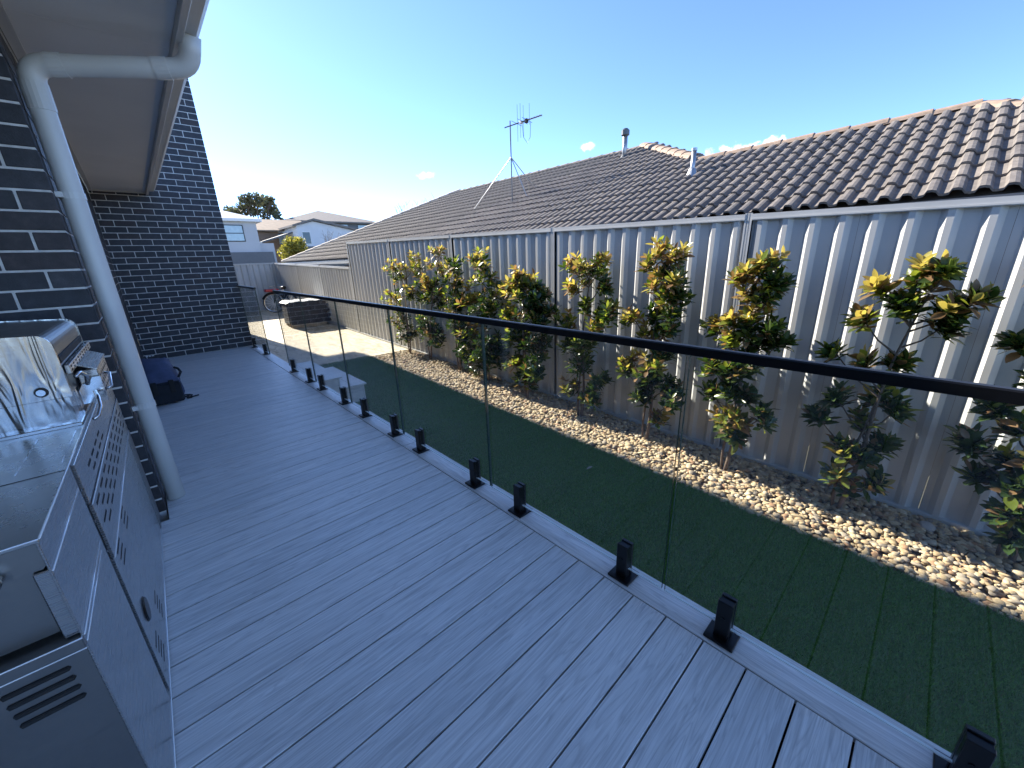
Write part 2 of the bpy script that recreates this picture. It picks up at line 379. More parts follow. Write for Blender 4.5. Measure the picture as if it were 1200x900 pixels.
def ico():
    import bmesh
    bm = bmesh.new(); bmesh.ops.create_icosphere(bm, subdivisions=2, radius=1.0)
    v = np.array([x.co[:] for x in bm.verts]); f = np.array([[x.index for x in fc.verts] for fc in bm.faces]); bm.free(); return v, f
ICO_V, ICO_F = ico()
def pebble_arr(n_pts, P, size, flat=(.35, .75)):
    n = len(P); out = np.zeros((n, len(ICO_V), 3))
    protos = []
    for k in range(10):
        d = rng.normal(size=(5, 3)); d /= np.linalg.norm(d, axis=1)[:, None]; v = ICO_V.copy()
        for q in d: v *= (1 - .30 * np.clip((v @ q) - .55, 0, 1))[:, None]
        protos.append(v)
    protos = np.array(protos); idx = rng.integers(0, 10, n)
    sx, sy = size * rng.uniform(.75, 1.25, n), size * rng.uniform(.6, 1.0, n); sz = np.minimum(sx, sy) * rng.uniform(*flat, n)
    v = protos[idx] * np.stack([sx, sy, sz], 1)[:, None, :]
    tx = rng.normal(0, .28, n); ca, sa = np.cos(tx)[:, None], np.sin(tx)[:, None]
    y, z = v[..., 1] * ca - v[..., 2] * sa, v[..., 1] * sa + v[..., 2] * ca
    a = rng.uniform(0, 2 * np.pi, n); c, s = np.cos(a)[:, None], np.sin(a)[:, None]
    out[..., 0] = v[..., 0] * c - y * s; out[..., 1] = v[..., 0] * s + y * c; out[..., 2] = z
    out += P[:, None, :]; return out
def make_pebbles():
    n = 15500
    X = rng.uniform(XT - .02, 4.20, n); Y = -1.9 + 9.85 * rng.random(n) ** 1.02
    size = rng.choice([.016, .022, .028, .036], n, p=[.30, .36, .24, .10]) * rng.uniform(.85, 1.15, n)
    X = np.where(X - size < XT - .015, XT + rng.uniform(-.01, .1, n), X)
    Z = -0.745 + 0.0235 * Y - .008 + rng.uniform(0, .035, n) * np.clip((X - XT) / .08, .25, 1)
    v = pebble_arr(n, np.stack([X, Y, Z], 1), size)
    pal = np.array([[.50, .42, .29], [.56, .49, .37], [.42, .34, .23], [.36, .33, .29], [.60, .55, .45], [.36, .24, .16], [.27, .25, .23]])
    c = np.array([.88, .80, .66]) * pal[rng.choice(7, n, p=[.28, .20, .20, .10, .08, .08, .06])] * rng.uniform(.8, 1.15, (n, 1))
    nv = len(ICO_V); f = (ICO_F[None] + (np.arange(n) * nv)[:, None, None]).reshape(-1, 3)
    me = stuff_mesh('pebbles', v.reshape(-1, 3), f, m_attr('pebble', .75, .25, 80), np.repeat(c, nv, 0), True)
    o = meshobj('pebbles', me); tag(o, 'cream and tan river pebbles mulching the bed along the steel fence', 'pebbles', kind='stuff')
make_pebbles()
def stone(name, loc, s, label, c):
    mb = MB(); v = pebble_arr(1, np.array([[0., 0, 0]]), np.array([s]), (.75, .8))[0]
    mb.add(v.tolist(), ICO_F.tolist())
    return tag(mb.build(name, simple(name + '_face', c, .8, var=.2, scale=30, bumpy=.4), M=Matrix.Translation(loc), smooth=True), label, 'stone')
stone('stone', (4.02, -.30, GZ(-.3) + .03), .055, 'grey blocky stone beside the bottom rail of the fence, larger than the pebbles', (.40, .37, .33))
stone('stone', (3.78, .62, GZ(.62) + .03), .042, 'yellowish rounded stone on the pebbles beside a thin two-stemmed shrub', (.55, .43, .22))

# ------------------------------------------------------------------ deck
def make_deck():
    d = thing('deck', 'grey wood-grain composite deck with boards laid across and a border board', 'deck', (.5, 3.5, -.4))
    MB().box(-3.0, 1.21, -7.5, 8.32, -.20, -.15).build('subframe', FRAME, d)
    pitch, bw = .1425, .1365
    y0 = .047                              # a gap line measured on the photograph
    k = int(math.floor((-7.2 - y0) / pitch))
    while True:
        a = y0 + k * pitch + .003; k += 1
        b = a + bw
        if a > 8.31: break
        b = min(b, 8.325)
        xl = -2.9 if b < 2.86 else -.176
        MB().cbox(xl, 1.2115, a, b, -.0235, rng.uniform(-.0006, .0006), .0016).build('deck_board', DECK, d)
    for (a, b) in ((-7.2, -2.206), (-2.2, 2.592), (2.597, 8.30)):
        o = MB().cbox(0, b - a, -.0705, .0705, -.0235, 0, .0022).build('border_board', DECK, d, Matrix.Translation((1.2875, a, .0002)) @ Matrix.Rotation(math.pi / 2, 4, 'Z'))
    for (a, b, xr) in ((-7.2, -2.404, 1.362), (-2.4, 2.40, 1.362), (2.404, 5.57, 1.362), (5.574, 8.30, 1.362)):
        for r in range(3):
            z1 = -.026 - r * .145
            MB().cbox(1.338, 1.358, a, b, z1 - .14, z1, .002).build('fascia_board', DECK, d)
    MB().box(1.25, 1.335, -7.2, 8.3, -.85, -.03).build('edge_beam', FRAME, d)
make_deck()
def make_steps():
    s = thing('deck_steps', 'two grey composite steps leading off the deck to the concrete patio', 'steps', (1.7, 6.3, -.6))
    for i, (x0, x1, z) in enumerate(((1.362, 1.80, -.17), (1.80, 2.135, -.34))):
        for q in range(2):
            a = x0 + (x1 - x0) * q / 2 + (.002 if i or q else .004); b = x0 + (x1 - x0) * (q + 1) / 2 + (.03 if q else -.002) 
            MB().cbox(a, b, 5.57, 6.96, z - .0235, z, .002).build('tread_board', DECK, s)
        MB().cbox(x1 - .02, x1, 5.60, 6.93, GZ(6) - .1, z - .025, .002).build('riser_board', DECK, s)
    for yy in (5.60, 6.91):
        pts = [(1.364, GZ(6) - .1), (1.364, -.196), (1.776, -.196), (1.776, -.366), (2.112, -.366), (2.112, GZ(6) - .1)]
        MB().prism(pts, 1, yy, yy + .02).build('side_panel', DECK, s)
make_steps()

# ------------------------------------------------------------------ house: brick walls, eaves, downpipe
house = thing('house', 'dark charcoal brick house with a lined eave, gutter and a taller block behind', 'house', (-.2, 5.5, -.7))
BL, BH, MJ = .230, .076, .010
PX, PZ = BL + MJ, BH + MJ
def wpart(name, mb, mat=MORTAR): return mb.build(name, mat, house)
wallR = wpart('wall', MB().box(-3.2, -.184, 2.874, 3.10, -.8, 2.46).box(-.414, -.184, 3.10, 8.334, -.8, 2.46)); wallR['label'] = 'brick side wall and return behind the barbecue'
wallB = wpart('wall', MB().box(-3.42, -3.2, -3.2, 3.10, -.8, 2.46), BRICK); wallB['label'] = 'unseen brick wall added to darken the reflections in the barbecue'  # out of view, added so the barbecue steel mirrors something dark
wallF = wpart('wall', MB().box(-.18, 1.286, 8.334, 8.56, -.8, 5.89)); wallF['label'] = 'tall brick end wall of the deck'
wallE = wpart('wall', MB().box(1.06, 1.286, 8.56, 18.25, -.8, 5.89).box(-6, 1.06, 18.03, 18.25, -.8, 5.89)); wallE['label'] = 'tall brick wall facing the fence'
brick_mesh = {}
def brick(u0, u1, plane, parent, stuffmb, corner_depth=None, z=0, single=True):
    # plane: 'R' faces -Y at y=2.87, 'F' faces -Y at y=8.33, 'S' faces +X at x=-.18, 'E' faces +X at x=1.29
    L = u1 - u0; D = corner_depth or .05; jig = rng.uniform(-.0012, .0012)
    if plane in 'RF': 
        yf = 2.87 if plane == 'R' else 8.33; c = ((u0 + u1) / 2, yf + D / 2 + jig, z + BH / 2); sx, sy = L, D
    else:
        xf = -.18 if plane == 'S' else 1.29; c = (xf - D / 2 + jig, (u0 + u1) / 2, z + BH / 2); sx, sy = D, L
    if single:
        key = (round(sx, 3), round(sy, 3))
        if key not in brick_mesh: brick_mesh[key] = MB().cbox(-sx / 2, sx / 2, -sy / 2, sy / 2, -BH / 2, BH / 2, .0025).mesh('brick', BRICK)
        meshobj('brick', brick_mesh[key], parent, Matrix.Translation(c))
    else:
        stuffmb.box(c[0] - sx / 2, c[0] + sx / 2, c[1] - sy / 2, c[1] + sy / 2, c[2] - BH / 2, c[2] + BH / 2)
def lay():
    st = {k: MB() for k in 'RSFE'}
    # return wall R (corner at x=-.18, running to -X) and side wall S (running to +Y)
    for c in range(29):
        z = .004 + c * PZ
        if z + BH > 2.455: break
        even = c % 2 == 0
        vis = lambda x: x > -.62 and z > .80
        x = -.18
        d = BL if even else .11
        brick(x - d, x, 'R', wallR, st['R'], .11 if even else BL, z, True if z > .3 else True); x -= d + MJ
        while x > -3.1:
            a = max(x - BL, -3.15); brick(a, x, 'R', wallR, st['R'], None, z, vis(x)); x = a - MJ
        y = 2.87 + (.11 if even else BL) + MJ
        while y < 8.32:
            b = min(y + BL, 8.325)
            if b - y > .03: brick(y, b, 'S', wallR, st['S'], None, z, False)
            y = b + MJ
    # end wall F (x -.18..1.29) and wall E beyond its corner
    for c in range(-9, 70):
        z = .004 + c * PZ
        if z + BH > 5.89: break
        even = c % 2 == 0
        x = 1.29; d = BL if even else .11
        show = z > -.02 and z < 4.25
        brick(x - d, x, 'F', wallF, st['F'], .11 if even else BL, z, show); x -= d + MJ
        while x > -.17:
            a = max(x - BL, -.179)
            if x - a > .02: brick(a, x, 'F', wallF, st['F'], None, z, show and (z < 2.42 or x > .52))
            x = a - MJ
        y = 8.33 + (.11 if even else BL) + MJ
        while y < 18.2:
            b = min(y + BL, 18.25); 
            if b - y > .03: brick(y, b, 'E', wallE, st['E'], None, z, False)
            y = b + MJ
    for k, par in (('R', wallR), ('S', wallR), ('F', wallF), ('E', wallE)):
        # joined bricks past the limit of single pieces; one random tone per island is carried by position noise
        if st[k].v: tag(st[k].build('brickwork', BRICK2, par), kind='stuff')
def m_brick2():
    m, nt, b = new_mat('charcoal_brickwork')
    v = coords(nt); vs = nt.nodes.new('ShaderNodeTexVoronoi'); vs.inputs['Scale'].default_value = 4.5; nt.links.new(v, vs.inputs['Vector'])
    g = noise(nt, v, 22, 6, .65)
    r = ramp(nt, [(.25, (.012, .013, .017)), (.55, (.030, .031, .039)), (.8, (.060, .058, .066))]); nt.links.new(g, r.inputs[0])
    nt.links.new(r.outputs[0], b.inputs['Base Color']); b.inputs['Roughness'].default_value = .55
    bump(nt, b, noise(nt, v, 160, 4), .35, .003); return m
BRICK2 = m_brick2()
lay()
def make_eaves():
    # near single-storey eave
    SZ = 2.455
    for (a, b) in ((-3.2, -.2), (-.197, 3.0), (3.003, 5.9), (5.903, 8.325)):
        MB().box(-3.2 if b < 3.1 else -.175, .415, a, b, SZ, SZ + .006).build('eave_lining', SOFFIT, house)
    MB().box(-.176, -.135, 2.83, 8.32, SZ - .02, SZ - .002).build('eave_bead', TRIM, house)
    MB().box(-3.2, -.135, 2.828, 2.868, SZ - .02, SZ - .002).build('eave_bead', TRIM, house)
    MB().box(-.135, .415, 8.29, 8.326, SZ - .018, SZ - .002).build('eave_bead', TRIM, house)
    MB().cbox(.416, .446, -3.2, 8.32, SZ - .035, SZ + .16, .002).build('fascia', TRIM, house)
    # quad gutter
    prof = [(.449, SZ + .10), (.449, SZ + .0), (.505, SZ + .0), (.525, SZ + .018), (.536, SZ + .06), (.536, SZ + .115), (.528, SZ + .122), (.522, SZ + .115), (.522, SZ + .06), (.500, SZ + .012), (.455, SZ + .010), (.455, SZ + .10)]
    MB().prism(prof, 1, -3.2, 8.20).build('gutter', TRIM, house)
    MB().prism([(-3.4, SZ + 1.02), (-3.4, SZ + .96), (.48, SZ + .14), (.48, SZ + .20)], 1, -3.2, 8.32).build('roof', TILE, house)
    # tall block roof with overhanging eave
    Z2 = 5.90; EV = 1.79; YE = 18.9
    MB().box(-6.4, EV, 7.92, YE, Z2, Z2 + .01).build('eave_lining', SOFFIT, house)
    MB().box(EV, EV + .03, 7.90, YE + .02, Z2 - .03, Z2 + .17).box(-6.4, EV, 7.87, 7.90, Z2 - .03, Z2 + .17).box(-6.4, EV, YE, YE + .03, Z2 - .03, Z2 + .17).build('fascia', TRIM, house)
    MB().add([(EV + .06, 7.88, Z2 + .16), (EV + .06, YE + .04, Z2 + .16), (-2.4, 13.4, Z2 + 1.9), (-6.4, 7.88, Z2 + .16), (-6.4, YE + .04, Z2 + .16)], [(0, 1, 2), (3, 0, 2), (1, 4, 2), (4, 3, 2), (0, 3, 4, 1)]).build('roof', TILE, house)
    # downpipe
    dp = MB(); r = .045; px, py = -.126, 3.02
    p_top = (px, py, 2.262); p_out = (.462, 2.86, 2.335); p_up = (.485, 2.80, SZ + .01)
    path = [(px, py, .004), (px, py, 1.0), (px, py, 2.0)] + bend((px, py, 0), p_top, p_out, .075) + [Vector(p_top) * .5 + Vector(p_out) * .5] + bend(p_top, p_out, p_up, .075) + [p_up]
    o = dp.tube(path, r, 20).build('downpipe', PIPE, house, smooth=True)
    c1 = Vector((px, py, 2.15)); 
    MB().tube([(px, py, 2.08), (px, py, 2.19)], r + .0035, 20).build('pipe_socket', PIPE, o, smooth=False)
    dr = (Vector(p_out) - Vector(p_top)).normalized()
    MB().tube([Vector(p_top) + dr * .075, Vector(p_top) + dr * .13], r + .0035, 20).build('pipe_socket', PIPE, o)
    MB().tube([Vector(p_out) - dr * .15, Vector(p_out) - dr * .09], r + .0035, 20).build('pipe_socket', PIPE, o)
    for z in (1.72, .62):
        MB().tube([(px, py, z - .015), (px, py, z + .015)], r + .003, 20).box(-.181, px - .03, py - .055, py - .035, z - .012, z + .012).build('pipe_bracket', PIPE, o)
make_eaves()

# ------------------------------------------------------------------ balustrade
GX = 1.280
spig_body = None
def balustrade(name, label, joints, spigs, rail):
    t = thing(name, label, 'balustrade', (GX, (joints[0] + joints[-1]) / 2, 0))
    for a, b in zip(joints[:-1], joints[1:]):
        a2, b2 = a + .006, b - .006
        mb = MB(); mb.box(GX - .006, GX + .006, a2, b2, .052, 1.045)
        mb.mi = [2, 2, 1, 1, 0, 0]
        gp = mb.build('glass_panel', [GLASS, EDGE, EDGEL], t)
        MB().box(GX - .0078, GX - .0064, a2, b2, .0525, .0575).build('arris_shine', EDGEL, gp)  # arris in a pale colour, painting the bright line under the glass
    for y in spigs:
        body = MB()
        # two clamp cheeks either side of the glass, on a tapered foot
        body.cbox(-.026, -.0085, -.025, .025, .012, .172, .002).cbox(.0085, .026, -.025, .025, .012, .172, .002).cbox(-.0088, .0088, -.0235, .0235, .012, .166, .001)
        M = Matrix.Translation((GX - .004 + .004, y, 0))
        o = meshobj('spigot', body.mesh('spigot', BLACK), t, M)
        MB().cbox(-.05, .05, -.05, .05, .0005, .012, .002).build('base_plate', BLACK, o, M)
        MB().tube([(-.0265, 0, .10), (-.029, 0, .10)], .007, 10).build('grub_screw', BLACK, o, M)
    if rail:
        a, b = rail
        prof = [(-.0125, 1.036), (.0125, 1.036), (.0125, 1.062), (.009, 1.066), (-.009, 1.066), (-.0125, 1.062)]
        MB().prism([(x * 1.0 + GX, z) for x, z in prof], 1, a, b).build('handrail', BLACK, t)
    return t
balustrade('glass_balustrade', 'clear frameless glass balustrade on black spigots with one long black handrail', [-.58, .525, 1.612, 2.69, 3.74, 4.80, 5.91],
           [-.30, .292, .706, 1.364, 1.768, 2.433, 2.84, 3.43, 3.93, 4.60, 5.03, 5.71], (-.58, 5.91))
balustrade('glass_balustrade', 'single clear glass panel with a short black top rail against the brick end wall', [7.00, 8.27], [7.27, 8.10], (7.0, 8.32))

# ------------------------------------------------------------------ fences
def fence(name, label, P0, P1, posts, zt, zb, nrm, cap=True):
    """P0->P1 plan line; posts: distances along it; zt/zb: functions of distance; nrm: side the ribs stand out to"""
    P0, P1 = Vector((*P0, 0)), Vector((*P1, 0)); u = (P1 - P0).normalized(); n = Vector((*nrm, 0))
    t = thing(name, label, 'fence', (P0 + P1) * .5 + Vector((0, 0, zb((P1 - P0).length / 2))))
    def pt(s, off, z): p = P0 + u * s + n * off; return (p.x, p.y, z)
    for a, b in zip(posts[:-1], posts[1:]):
        L = b - a; ns = max(1, round(L / .78)); sw = L / ns
        for q in range(ns):
            s0 = a + q * sw; nr = 4; pr = sw / nr; prof = []
            for k in range(nr):
                c = s0 + pr * (k + .5)
                prof += [(c - .053, 0), (c - .018, .032), (c + .018, .032), (c + .053, 0)]
                if k < nr - 1: prof += [(c + pr / 2 - .004, 0), (c + pr / 2, .0025), (c + pr / 2 + .004, 0)][:0]
            prof = [(s0 + .001, 0)] + prof + [(s0 + sw - .001, 0)]
            mb = MB(); m = len(prof)
            vs = [pt(s, o + .001, zb(s) + .045) for s, o in prof] + [pt(s, o + .001, zt(s) - .03) for s, o in prof]
            mb.add(vs, [(i, i + 1, m + i + 1, m + i) for i in range(m - 1)])
            vs = [pt(s, o, zb(s) + .045) for s, o in prof] + [pt(s, o, zt(s) - .03) for s, o in prof]
            mb.add(vs, [(i + 1, i, m + i, m + i + 1) for i in range(m - 1)])
            mb.build('sheet', FENCE, t)
        for nm, zf, h0, h1 in (('top_rail', zt, -.055, 0), ('bottom_rail', zb, 0, .06)):
            a2, b2 = a + .028, b - .028; o0, o1 = -.016, .042
            mb = MB()
            vs = [pt(s, o, zf(s) + hh) for s in (a2, b2) for hh in (h0, h1) for o in (o0, o1)]
            mb.add(vs, [(0, 2, 3, 1), (4, 5, 7, 6), (0, 1, 5, 4), (2, 6, 7, 3), (0, 4, 6, 2), (1, 3, 7, 5)])
            # pressed lip
            hh = h0 + .012 if nm == 'top_rail' else h1 - .012
            vs = [pt(s, o, zf(s) + z) for s in (a2, b2) for z in (hh - .006, hh + .006) for o in (o1, o1 + .004)]
            mb.add(vs, [(0, 2, 3, 1), (4, 5, 7, 6), (0, 1, 5, 4), (2, 6, 7, 3), (0, 4, 6, 2), (1, 3, 7, 5)])
            mb.build(nm, FENCEP, t)
    for s in posts:
        mb = MB()
        for (q0, q1, o) in ((-.030, .030, .034), (-.030, -.016, .040), (.016, .030, .040), (-.005, .005, .039)):
            vs = [pt(s + q, oo, z) for z in (zb(s) - .1, zt(s) + .008) for oo in (-.02, o) for q in (q0, q1)]
            mb.add(vs, [(0, 2, 3, 1), (4, 5, 7, 6), (0, 1, 5, 4), (2, 6, 7, 3), (0, 4, 6, 2), (1, 3, 7, 5)])
        mb.build('post', FENCEP, t)
    return t
FX = 4.22
fence('steel_fence', 'tall grey corrugated steel fence standing behind the row of shrubs', (FX, 0), (FX, 10), [-3.36, -1.02, 1.316, 3.66, 6.02, 8.36, 10.66],
      lambda s: 1.630 + .0236 * s, lambda s: -.755 + .0240 * s, (-1, 0))
fence('steel_fence', 'lower grey corrugated steel fence stepping down beside the concrete patio', (FX, 0), (FX + .004, 10), [10.72, 13.05, 15.45, 17.85, 18.26],
      lambda s: 1.262 + .0285 * (s - 10.72), lambda s: -.755 + .0240 * s, (-1, 0))
fence('steel_fence', 'pale steel fence closing the far end of the patio', (1.0, 18.32), (4.2, 18.32), [-1.6, .8, 3.16],
      lambda s: 1.485, lambda s: -.34, (0, -1))

# ------------------------------------------------------------------ neighbour's house with tiled roof
def make_neighbour():
    nb = thing('neighbour_house', 'neighbouring single-storey house with brown concrete tile hip roof behind the fence', 'house', (8, 7, -.9))
    TP = math.tan(rad(25)); XE, ZE = 5.25, 1.745
    cp, sp = math.cos(rad(25)), math.sin(rad(25))
    def zp(X): return ZE + TP * (X - XE)
    XA, XB = 9.55, 7.68; AY0, AY1, BY0 = 5.45, 12.9, .12
    far = (XE, 18.35); near = (XE, -2.35); XP, YP0, YP1 = 4.72, 8.6, 19.0
    MB().box(XE + .5, 13.3, -1.8, 17.2, -1.0, ZE - .05).build('wall', BROWN, nb)
    # roof planes (the visible one carries tiles; this is the sarking deck below them)
    roof = MB()
    def V(x, y, dz=-.045): return (x, y, zp(x) + dz)
    roof.add([V(*near), V(*far), V(XA, AY1), V(XA, AY0), V(XB, 3.4), V(XB, BY0)], [(0, 5, 4, 3, 2, 1)])
    XR = 2 * XA - XE
    roof.add([V(*far), (XR, 18.35, ZE - .045), V(XA, AY1)], [(0, 2, 1)])
    roof.add([V(XA, AY1), (XR, 18.35, ZE - .045), (XR, 1.0, ZE - .045), V(XA, AY0)], [(0, 3, 2, 1)])
    roof.add([V(XA, AY0), (XR, 1.0, ZE - .045), (2 * XB - XE + .0, 3.0, ZE - .045), V(XB, 3.4)], [(0, 1, 2, 3)])
    XQ = 2 * XB - XE
    roof.add([V(XB, BY0), V(XB, 3.4), (XQ, 3.4, ZE - .045), (XQ, -2.35, ZE - .045), V(*near)], [(0, 1, 2, 3), (0, 3, 4)])
    roof.add([V(XP, YP0), V(XP, YP1), V(*far), V(XE, YP0)], [(0, 3, 2, 1)])
    R = roof.build('roof', CAPG, nb)
    MB().box(XE - .11, XE - .0, near[1], far[1], ZE - .16, ZE - .04).box(XE + .002, XE + .03, near[1], far[1], ZE - .2, ZE - .05).build('gutter', DKGREY, nb)
    MB().box(XP - .10, XP, YP0, YP1 + .05, zp(XP) - .14, zp(XP) - .03).box(XP + .002, XP + .03, YP0, YP1, zp(XP) - .2, zp(XP) - .05).build('gutter', TRIM, nb)
    MB().box(XP + .05, XE + .6, 9.0, 18.4, -1.0, zp(XP) - .06).build('wall', BROWN, nb)
    # one tile: two rolls wide
    TW, EX, LN = .300, .318, .36
    prof = []
    for r_ in range(2):
        for q, hgt in ((0, 0), (.022, .003), (.044, .034), (.070, .042), (.100, .040), (.116, .006), (.146, 0)):
            prof.append((r_ * .15 + q, hgt))
    prof.append((.302, 0))
    m = len(prof)
    def tile_arrays():
        v = []; f = []
        for (s, dz) in ((0.0, .030), (LN, .004)): v += [(s, y, h + dz) for y, h in prof]
        v += [(0.0, y, h + .030 - .020) for y, h in prof]
        f += [(i, m + i, m + i + 1, i + 1) for i in range(m - 1)]
        f += [(i, i + 1, 2 * m + i + 1, 2 * m + i) for i in range(m - 1)]
        return np.array(v), np.array(f)
    tv, tf = tile_arrays()
    # local (s up slope, y along eave, h normal) -> world
    Bm = np.array([[cp, 0, -sp], [0, 1, 0], [sp, 0, cp]])
    def ytop_limits(X):
        # plan limits of the visible plane at distance X
        t = (X - XE) / (XA - XE); yfar = far[1] + (AY1 - far[1]) * t
        if X <= XB: t2 = (X - XE) / (XB - XE); ynear = near[1] + (BY0 - near[1]) * t2
        else: ynear = 3.4 + (AY0 - 3.4) * (X - XB) / (XA - XB)
        return ynear, yfar
    tiles = []
    k = 0
    while True:
        s0 = -.05 + k * EX; X0 = XE + s0 * cp
        if X0 + .12 > XA: break
        Xm = XE + (s0 + EX * .6) * cp
        if Xm > XA: break
        yn, yf = ytop_limits(min(max(Xm, XE), XA))
        j0 = math.floor((yn + .06) / TW); j1 = math.ceil((yf - .06) / TW)
        for j in range(j0, j1):
            y = j * TW
            tiles.append((X0, y, zp(X0)))
        k += 1
    for k2 in (1, 2):
        X0 = XE + (-.05 - k2 * EX) * cp
        for j in range(math.ceil((YP0 + .0) / TW), math.floor((YP1 - (X0 - XP) * .3) / TW)):
            tiles.append((X0, j * TW, zp(X0)))
    me = bpy.data.meshes.new('roof_tile'); me.from_pydata((tv @ Bm.T).tolist(), [], tf.tolist()); me.materials.append(TILE); me.update()
    cpos = np.array([0, 0, H]); T = np.array(tiles)
    # those that show largest: nearest to the camera and high enough to clear the fence
    vis = np.array([(math.hypot(x, y) if y > -.6 else 99) for x, y, z in tiles])
    clear = np.array([(z - H) / x > .05 for x, y, z in tiles])
    order = np.argsort(vis + np.where(clear, 0, 50)); near_set = set(order[:300].tolist())
    SV, SF = [], []; nv = len(tv); cnt = 0
    TB = (tv @ Bm.T)
    for i, p in enumerate(tiles):
        jz = rng.uniform(-.004, .004)
        if i in near_set:
            meshobj('roof_tile', me, R, Matrix.Translation((p[0], p[1], p[2] + jz)) @ Matrix.Rotation(rng.uniform(-.006, .006), 4, 'Z'))
        else:
            SV.append(TB + np.array(p) + np.array([0, 0, jz])); SF.append(tf + cnt * nv); cnt += 1
    o = meshobj('roof_tiles', stuff_mesh('roof_tiles', np.concatenate(SV), np.concatenate(SF), TILE, fsize=4), R); tag(o, kind='stuff')
    # capping tiles along ridges and hips
    def caps(A, B, mat, step=.36, rr=.105):
        A, B = Vector(A), Vector(B); L = (B - A).length; d = (B - A).normalized(); n = max(1, int(L / step))
        side = d.cross(Vector((0, 0, 1))).normalized(); up = side.cross(d)
        for i in range(n):
            a = A + d * (L * i / n - .015); b = A + d * (L * (i + 1) / n + .03); mb = MB(); vs = []
            for (p, lift) in ((a, .012), (b, -.006)):
                for q in range(7):
                    th = math.pi * (q / 6) ; vs.append(p + side * math.cos(th) * rr * 1.15 + up * (math.sin(th) * rr * .72 - .045 + lift))
            for (p, lift) in ((a, .012), (b, -.006)):
                for q in range(7):
                    th = math.pi * (q / 6) ; vs.append(p + side * math.cos(th) * rr * .98 + up * (math.sin(th) * rr * .55 - .05 + lift))
            f = [(q, q + 1, 7 + q + 1, 7 + q) for q in range(6)] + [(14 + q, 14 + q + 1, q + 1, q) for q in range(6)] + [(7 + q, 7 + q + 1, 21 + q + 1, 21 + q) for q in range(6)]
            mb.add(vs, f).build('ridge_cap', mat, R)
    def RV(x, y, dz=.012): return (x, y, zp(x) + dz)
    caps(RV(XB, BY0), RV(XB, 3.3), CAP)
    caps(RV(XB + .05, 3.42, .05), RV(XA, AY0, .05), CAP, .34, .125)
    caps(RV(XA, AY0 + .1), RV(XA, AY1), CAPG)
    caps(RV(XP, YP1, .05), RV(XA, AY1, .05), CAPL, .40, .12)
    caps(RV(XE, -2.30), RV(XB, BY0), CAP)
    # hip end tiles seen beyond the near ridge end
    # flue and vent pipes through the roof
    fl = thing('roof_flue', 'taller grey metal flue with a round cowl standing on the tiled roof', 'flue', (8.90, 5.60, zp(8.90)), group=None)
    b0 = zp(8.90)
    MB().tube([(8.90, 5.60, b0 - .1), (8.90, 5.60, b0 + .50)], .055, 14).build('flue_pipe', GALV, fl, smooth=True)
    MB().tube([(8.90, 5.60, b0 + .45), (8.90, 5.60, b0 + .47), (8.90, 5.60, b0 + .56), (8.90, 5.60, b0 + .60)], [.06, .092, .092, .05], 14).build('cowl', GALVD, fl, smooth=False)
    MB().tube([(8.90, 5.60, b0 - .04), (8.90, 5.60, b0 + .07)], [.14, .06], 14).build('flashing', GALVD, fl)
    vp = thing('vent_pipe', 'short pale vent pipe standing on the tiled roof below the hip', 'vent pipe', (6.84, 3.06, zp(6.84)))
    b0 = zp(6.84)
    MB().tube([(6.84, 3.06, b0 - .1), (6.84, 3.06, b0 + .37)], .036, 12).build('vent_tube', GALV, vp, smooth=True)
    MB().tube([(6.84, 3.06, b0 + .36), (6.84, 3.06, b0 + .40)], [.042, .042], 12).build('vent_cap', GALV, vp)
    MB().tube([(6.84, 3.06, b0 - .02), (6.84, 3.06, b0 + .12)], [.10, .045], 12).build('flashing', GALV, vp)
    # television antenna
    an = thing('antenna', 'thin television antenna on a tripod mast on the tiled roof', 'antenna', (7.03, 7.42, zp(7.03)))
    mx, my = 7.03, 7.42; b0 = zp(mx)
    MB().tube([(mx, my, b0 - .05), (mx, my, 4.30)], .014, 8).build('mast', GALVD, an)
    for fx, fy in ((7.02, 8.92), (7.25, 7.14), (7.9, 7.5)):
        MB().tube([(mx, my, 3.57), (fx, fy, zp(fx) + .03)], .011, 8).build('stay', GALV, an)
    bz = 4.175
    e1 = at_z(634, 134, bz + .03); e0 = at_z(592, 148.5, bz)
    e0 = Vector((6.95, 7.52, bz)); e1 = Vector((7.20, 6.60, bz + .07))
    bm_ = MB().tube([e0, e1], .012, 6).build('boom', GALVD, an)
    dr = (e1 - e0); 
    for k, (t, up_, dn) in enumerate(((.36, .36, .36), (.44, .36, .30), (.52, .30, .30), (.68, .30, .10))):
        p = e0 + dr * t; MB().tube([p + Vector((0, 0, up_)), p - Vector((0, 0, dn))], .0035, 5).build('element', GALVD, an)
    side = Vector((-dr.y, dr.x, 0)).normalized()
    for k in range(12):
        p = e0 + dr * (.66 + .03 * k); MB().tube([p - side * .055, p + side * .055], .004, 5).build('director', WHITE, an)
    for t in (.34, .5, .62):
        p = e0 + dr * t; MB().tube([p - side * .22, p + side * .22], .005, 5).build('element', GALVD, an)
    p = e0 + dr * .60; MB().cbox(p.x - .035, p.x + .035, p.y - .035, p.y + .035, p.z - .05, p.z + .03, .006).build('junction_box', BLACK, an)
    p = e0 + dr * .46; MB().cbox(p.x - .04, p.x + .04, p.y - .03, p.y + .03, p.z - .03, p.z + .025, .006).build('balun_box', WHITE, an)
    q = e0 + dr * .48
    MB().tube([q, q + Vector((.02, -.02, -.30)), q + Vector((.08, -.08, -.42)), q + Vector((.13, -.12, -.30)), q + Vector((.14, -.13, 0))], .005, 5).build('cable', GALVD, an)
make_neighbour()

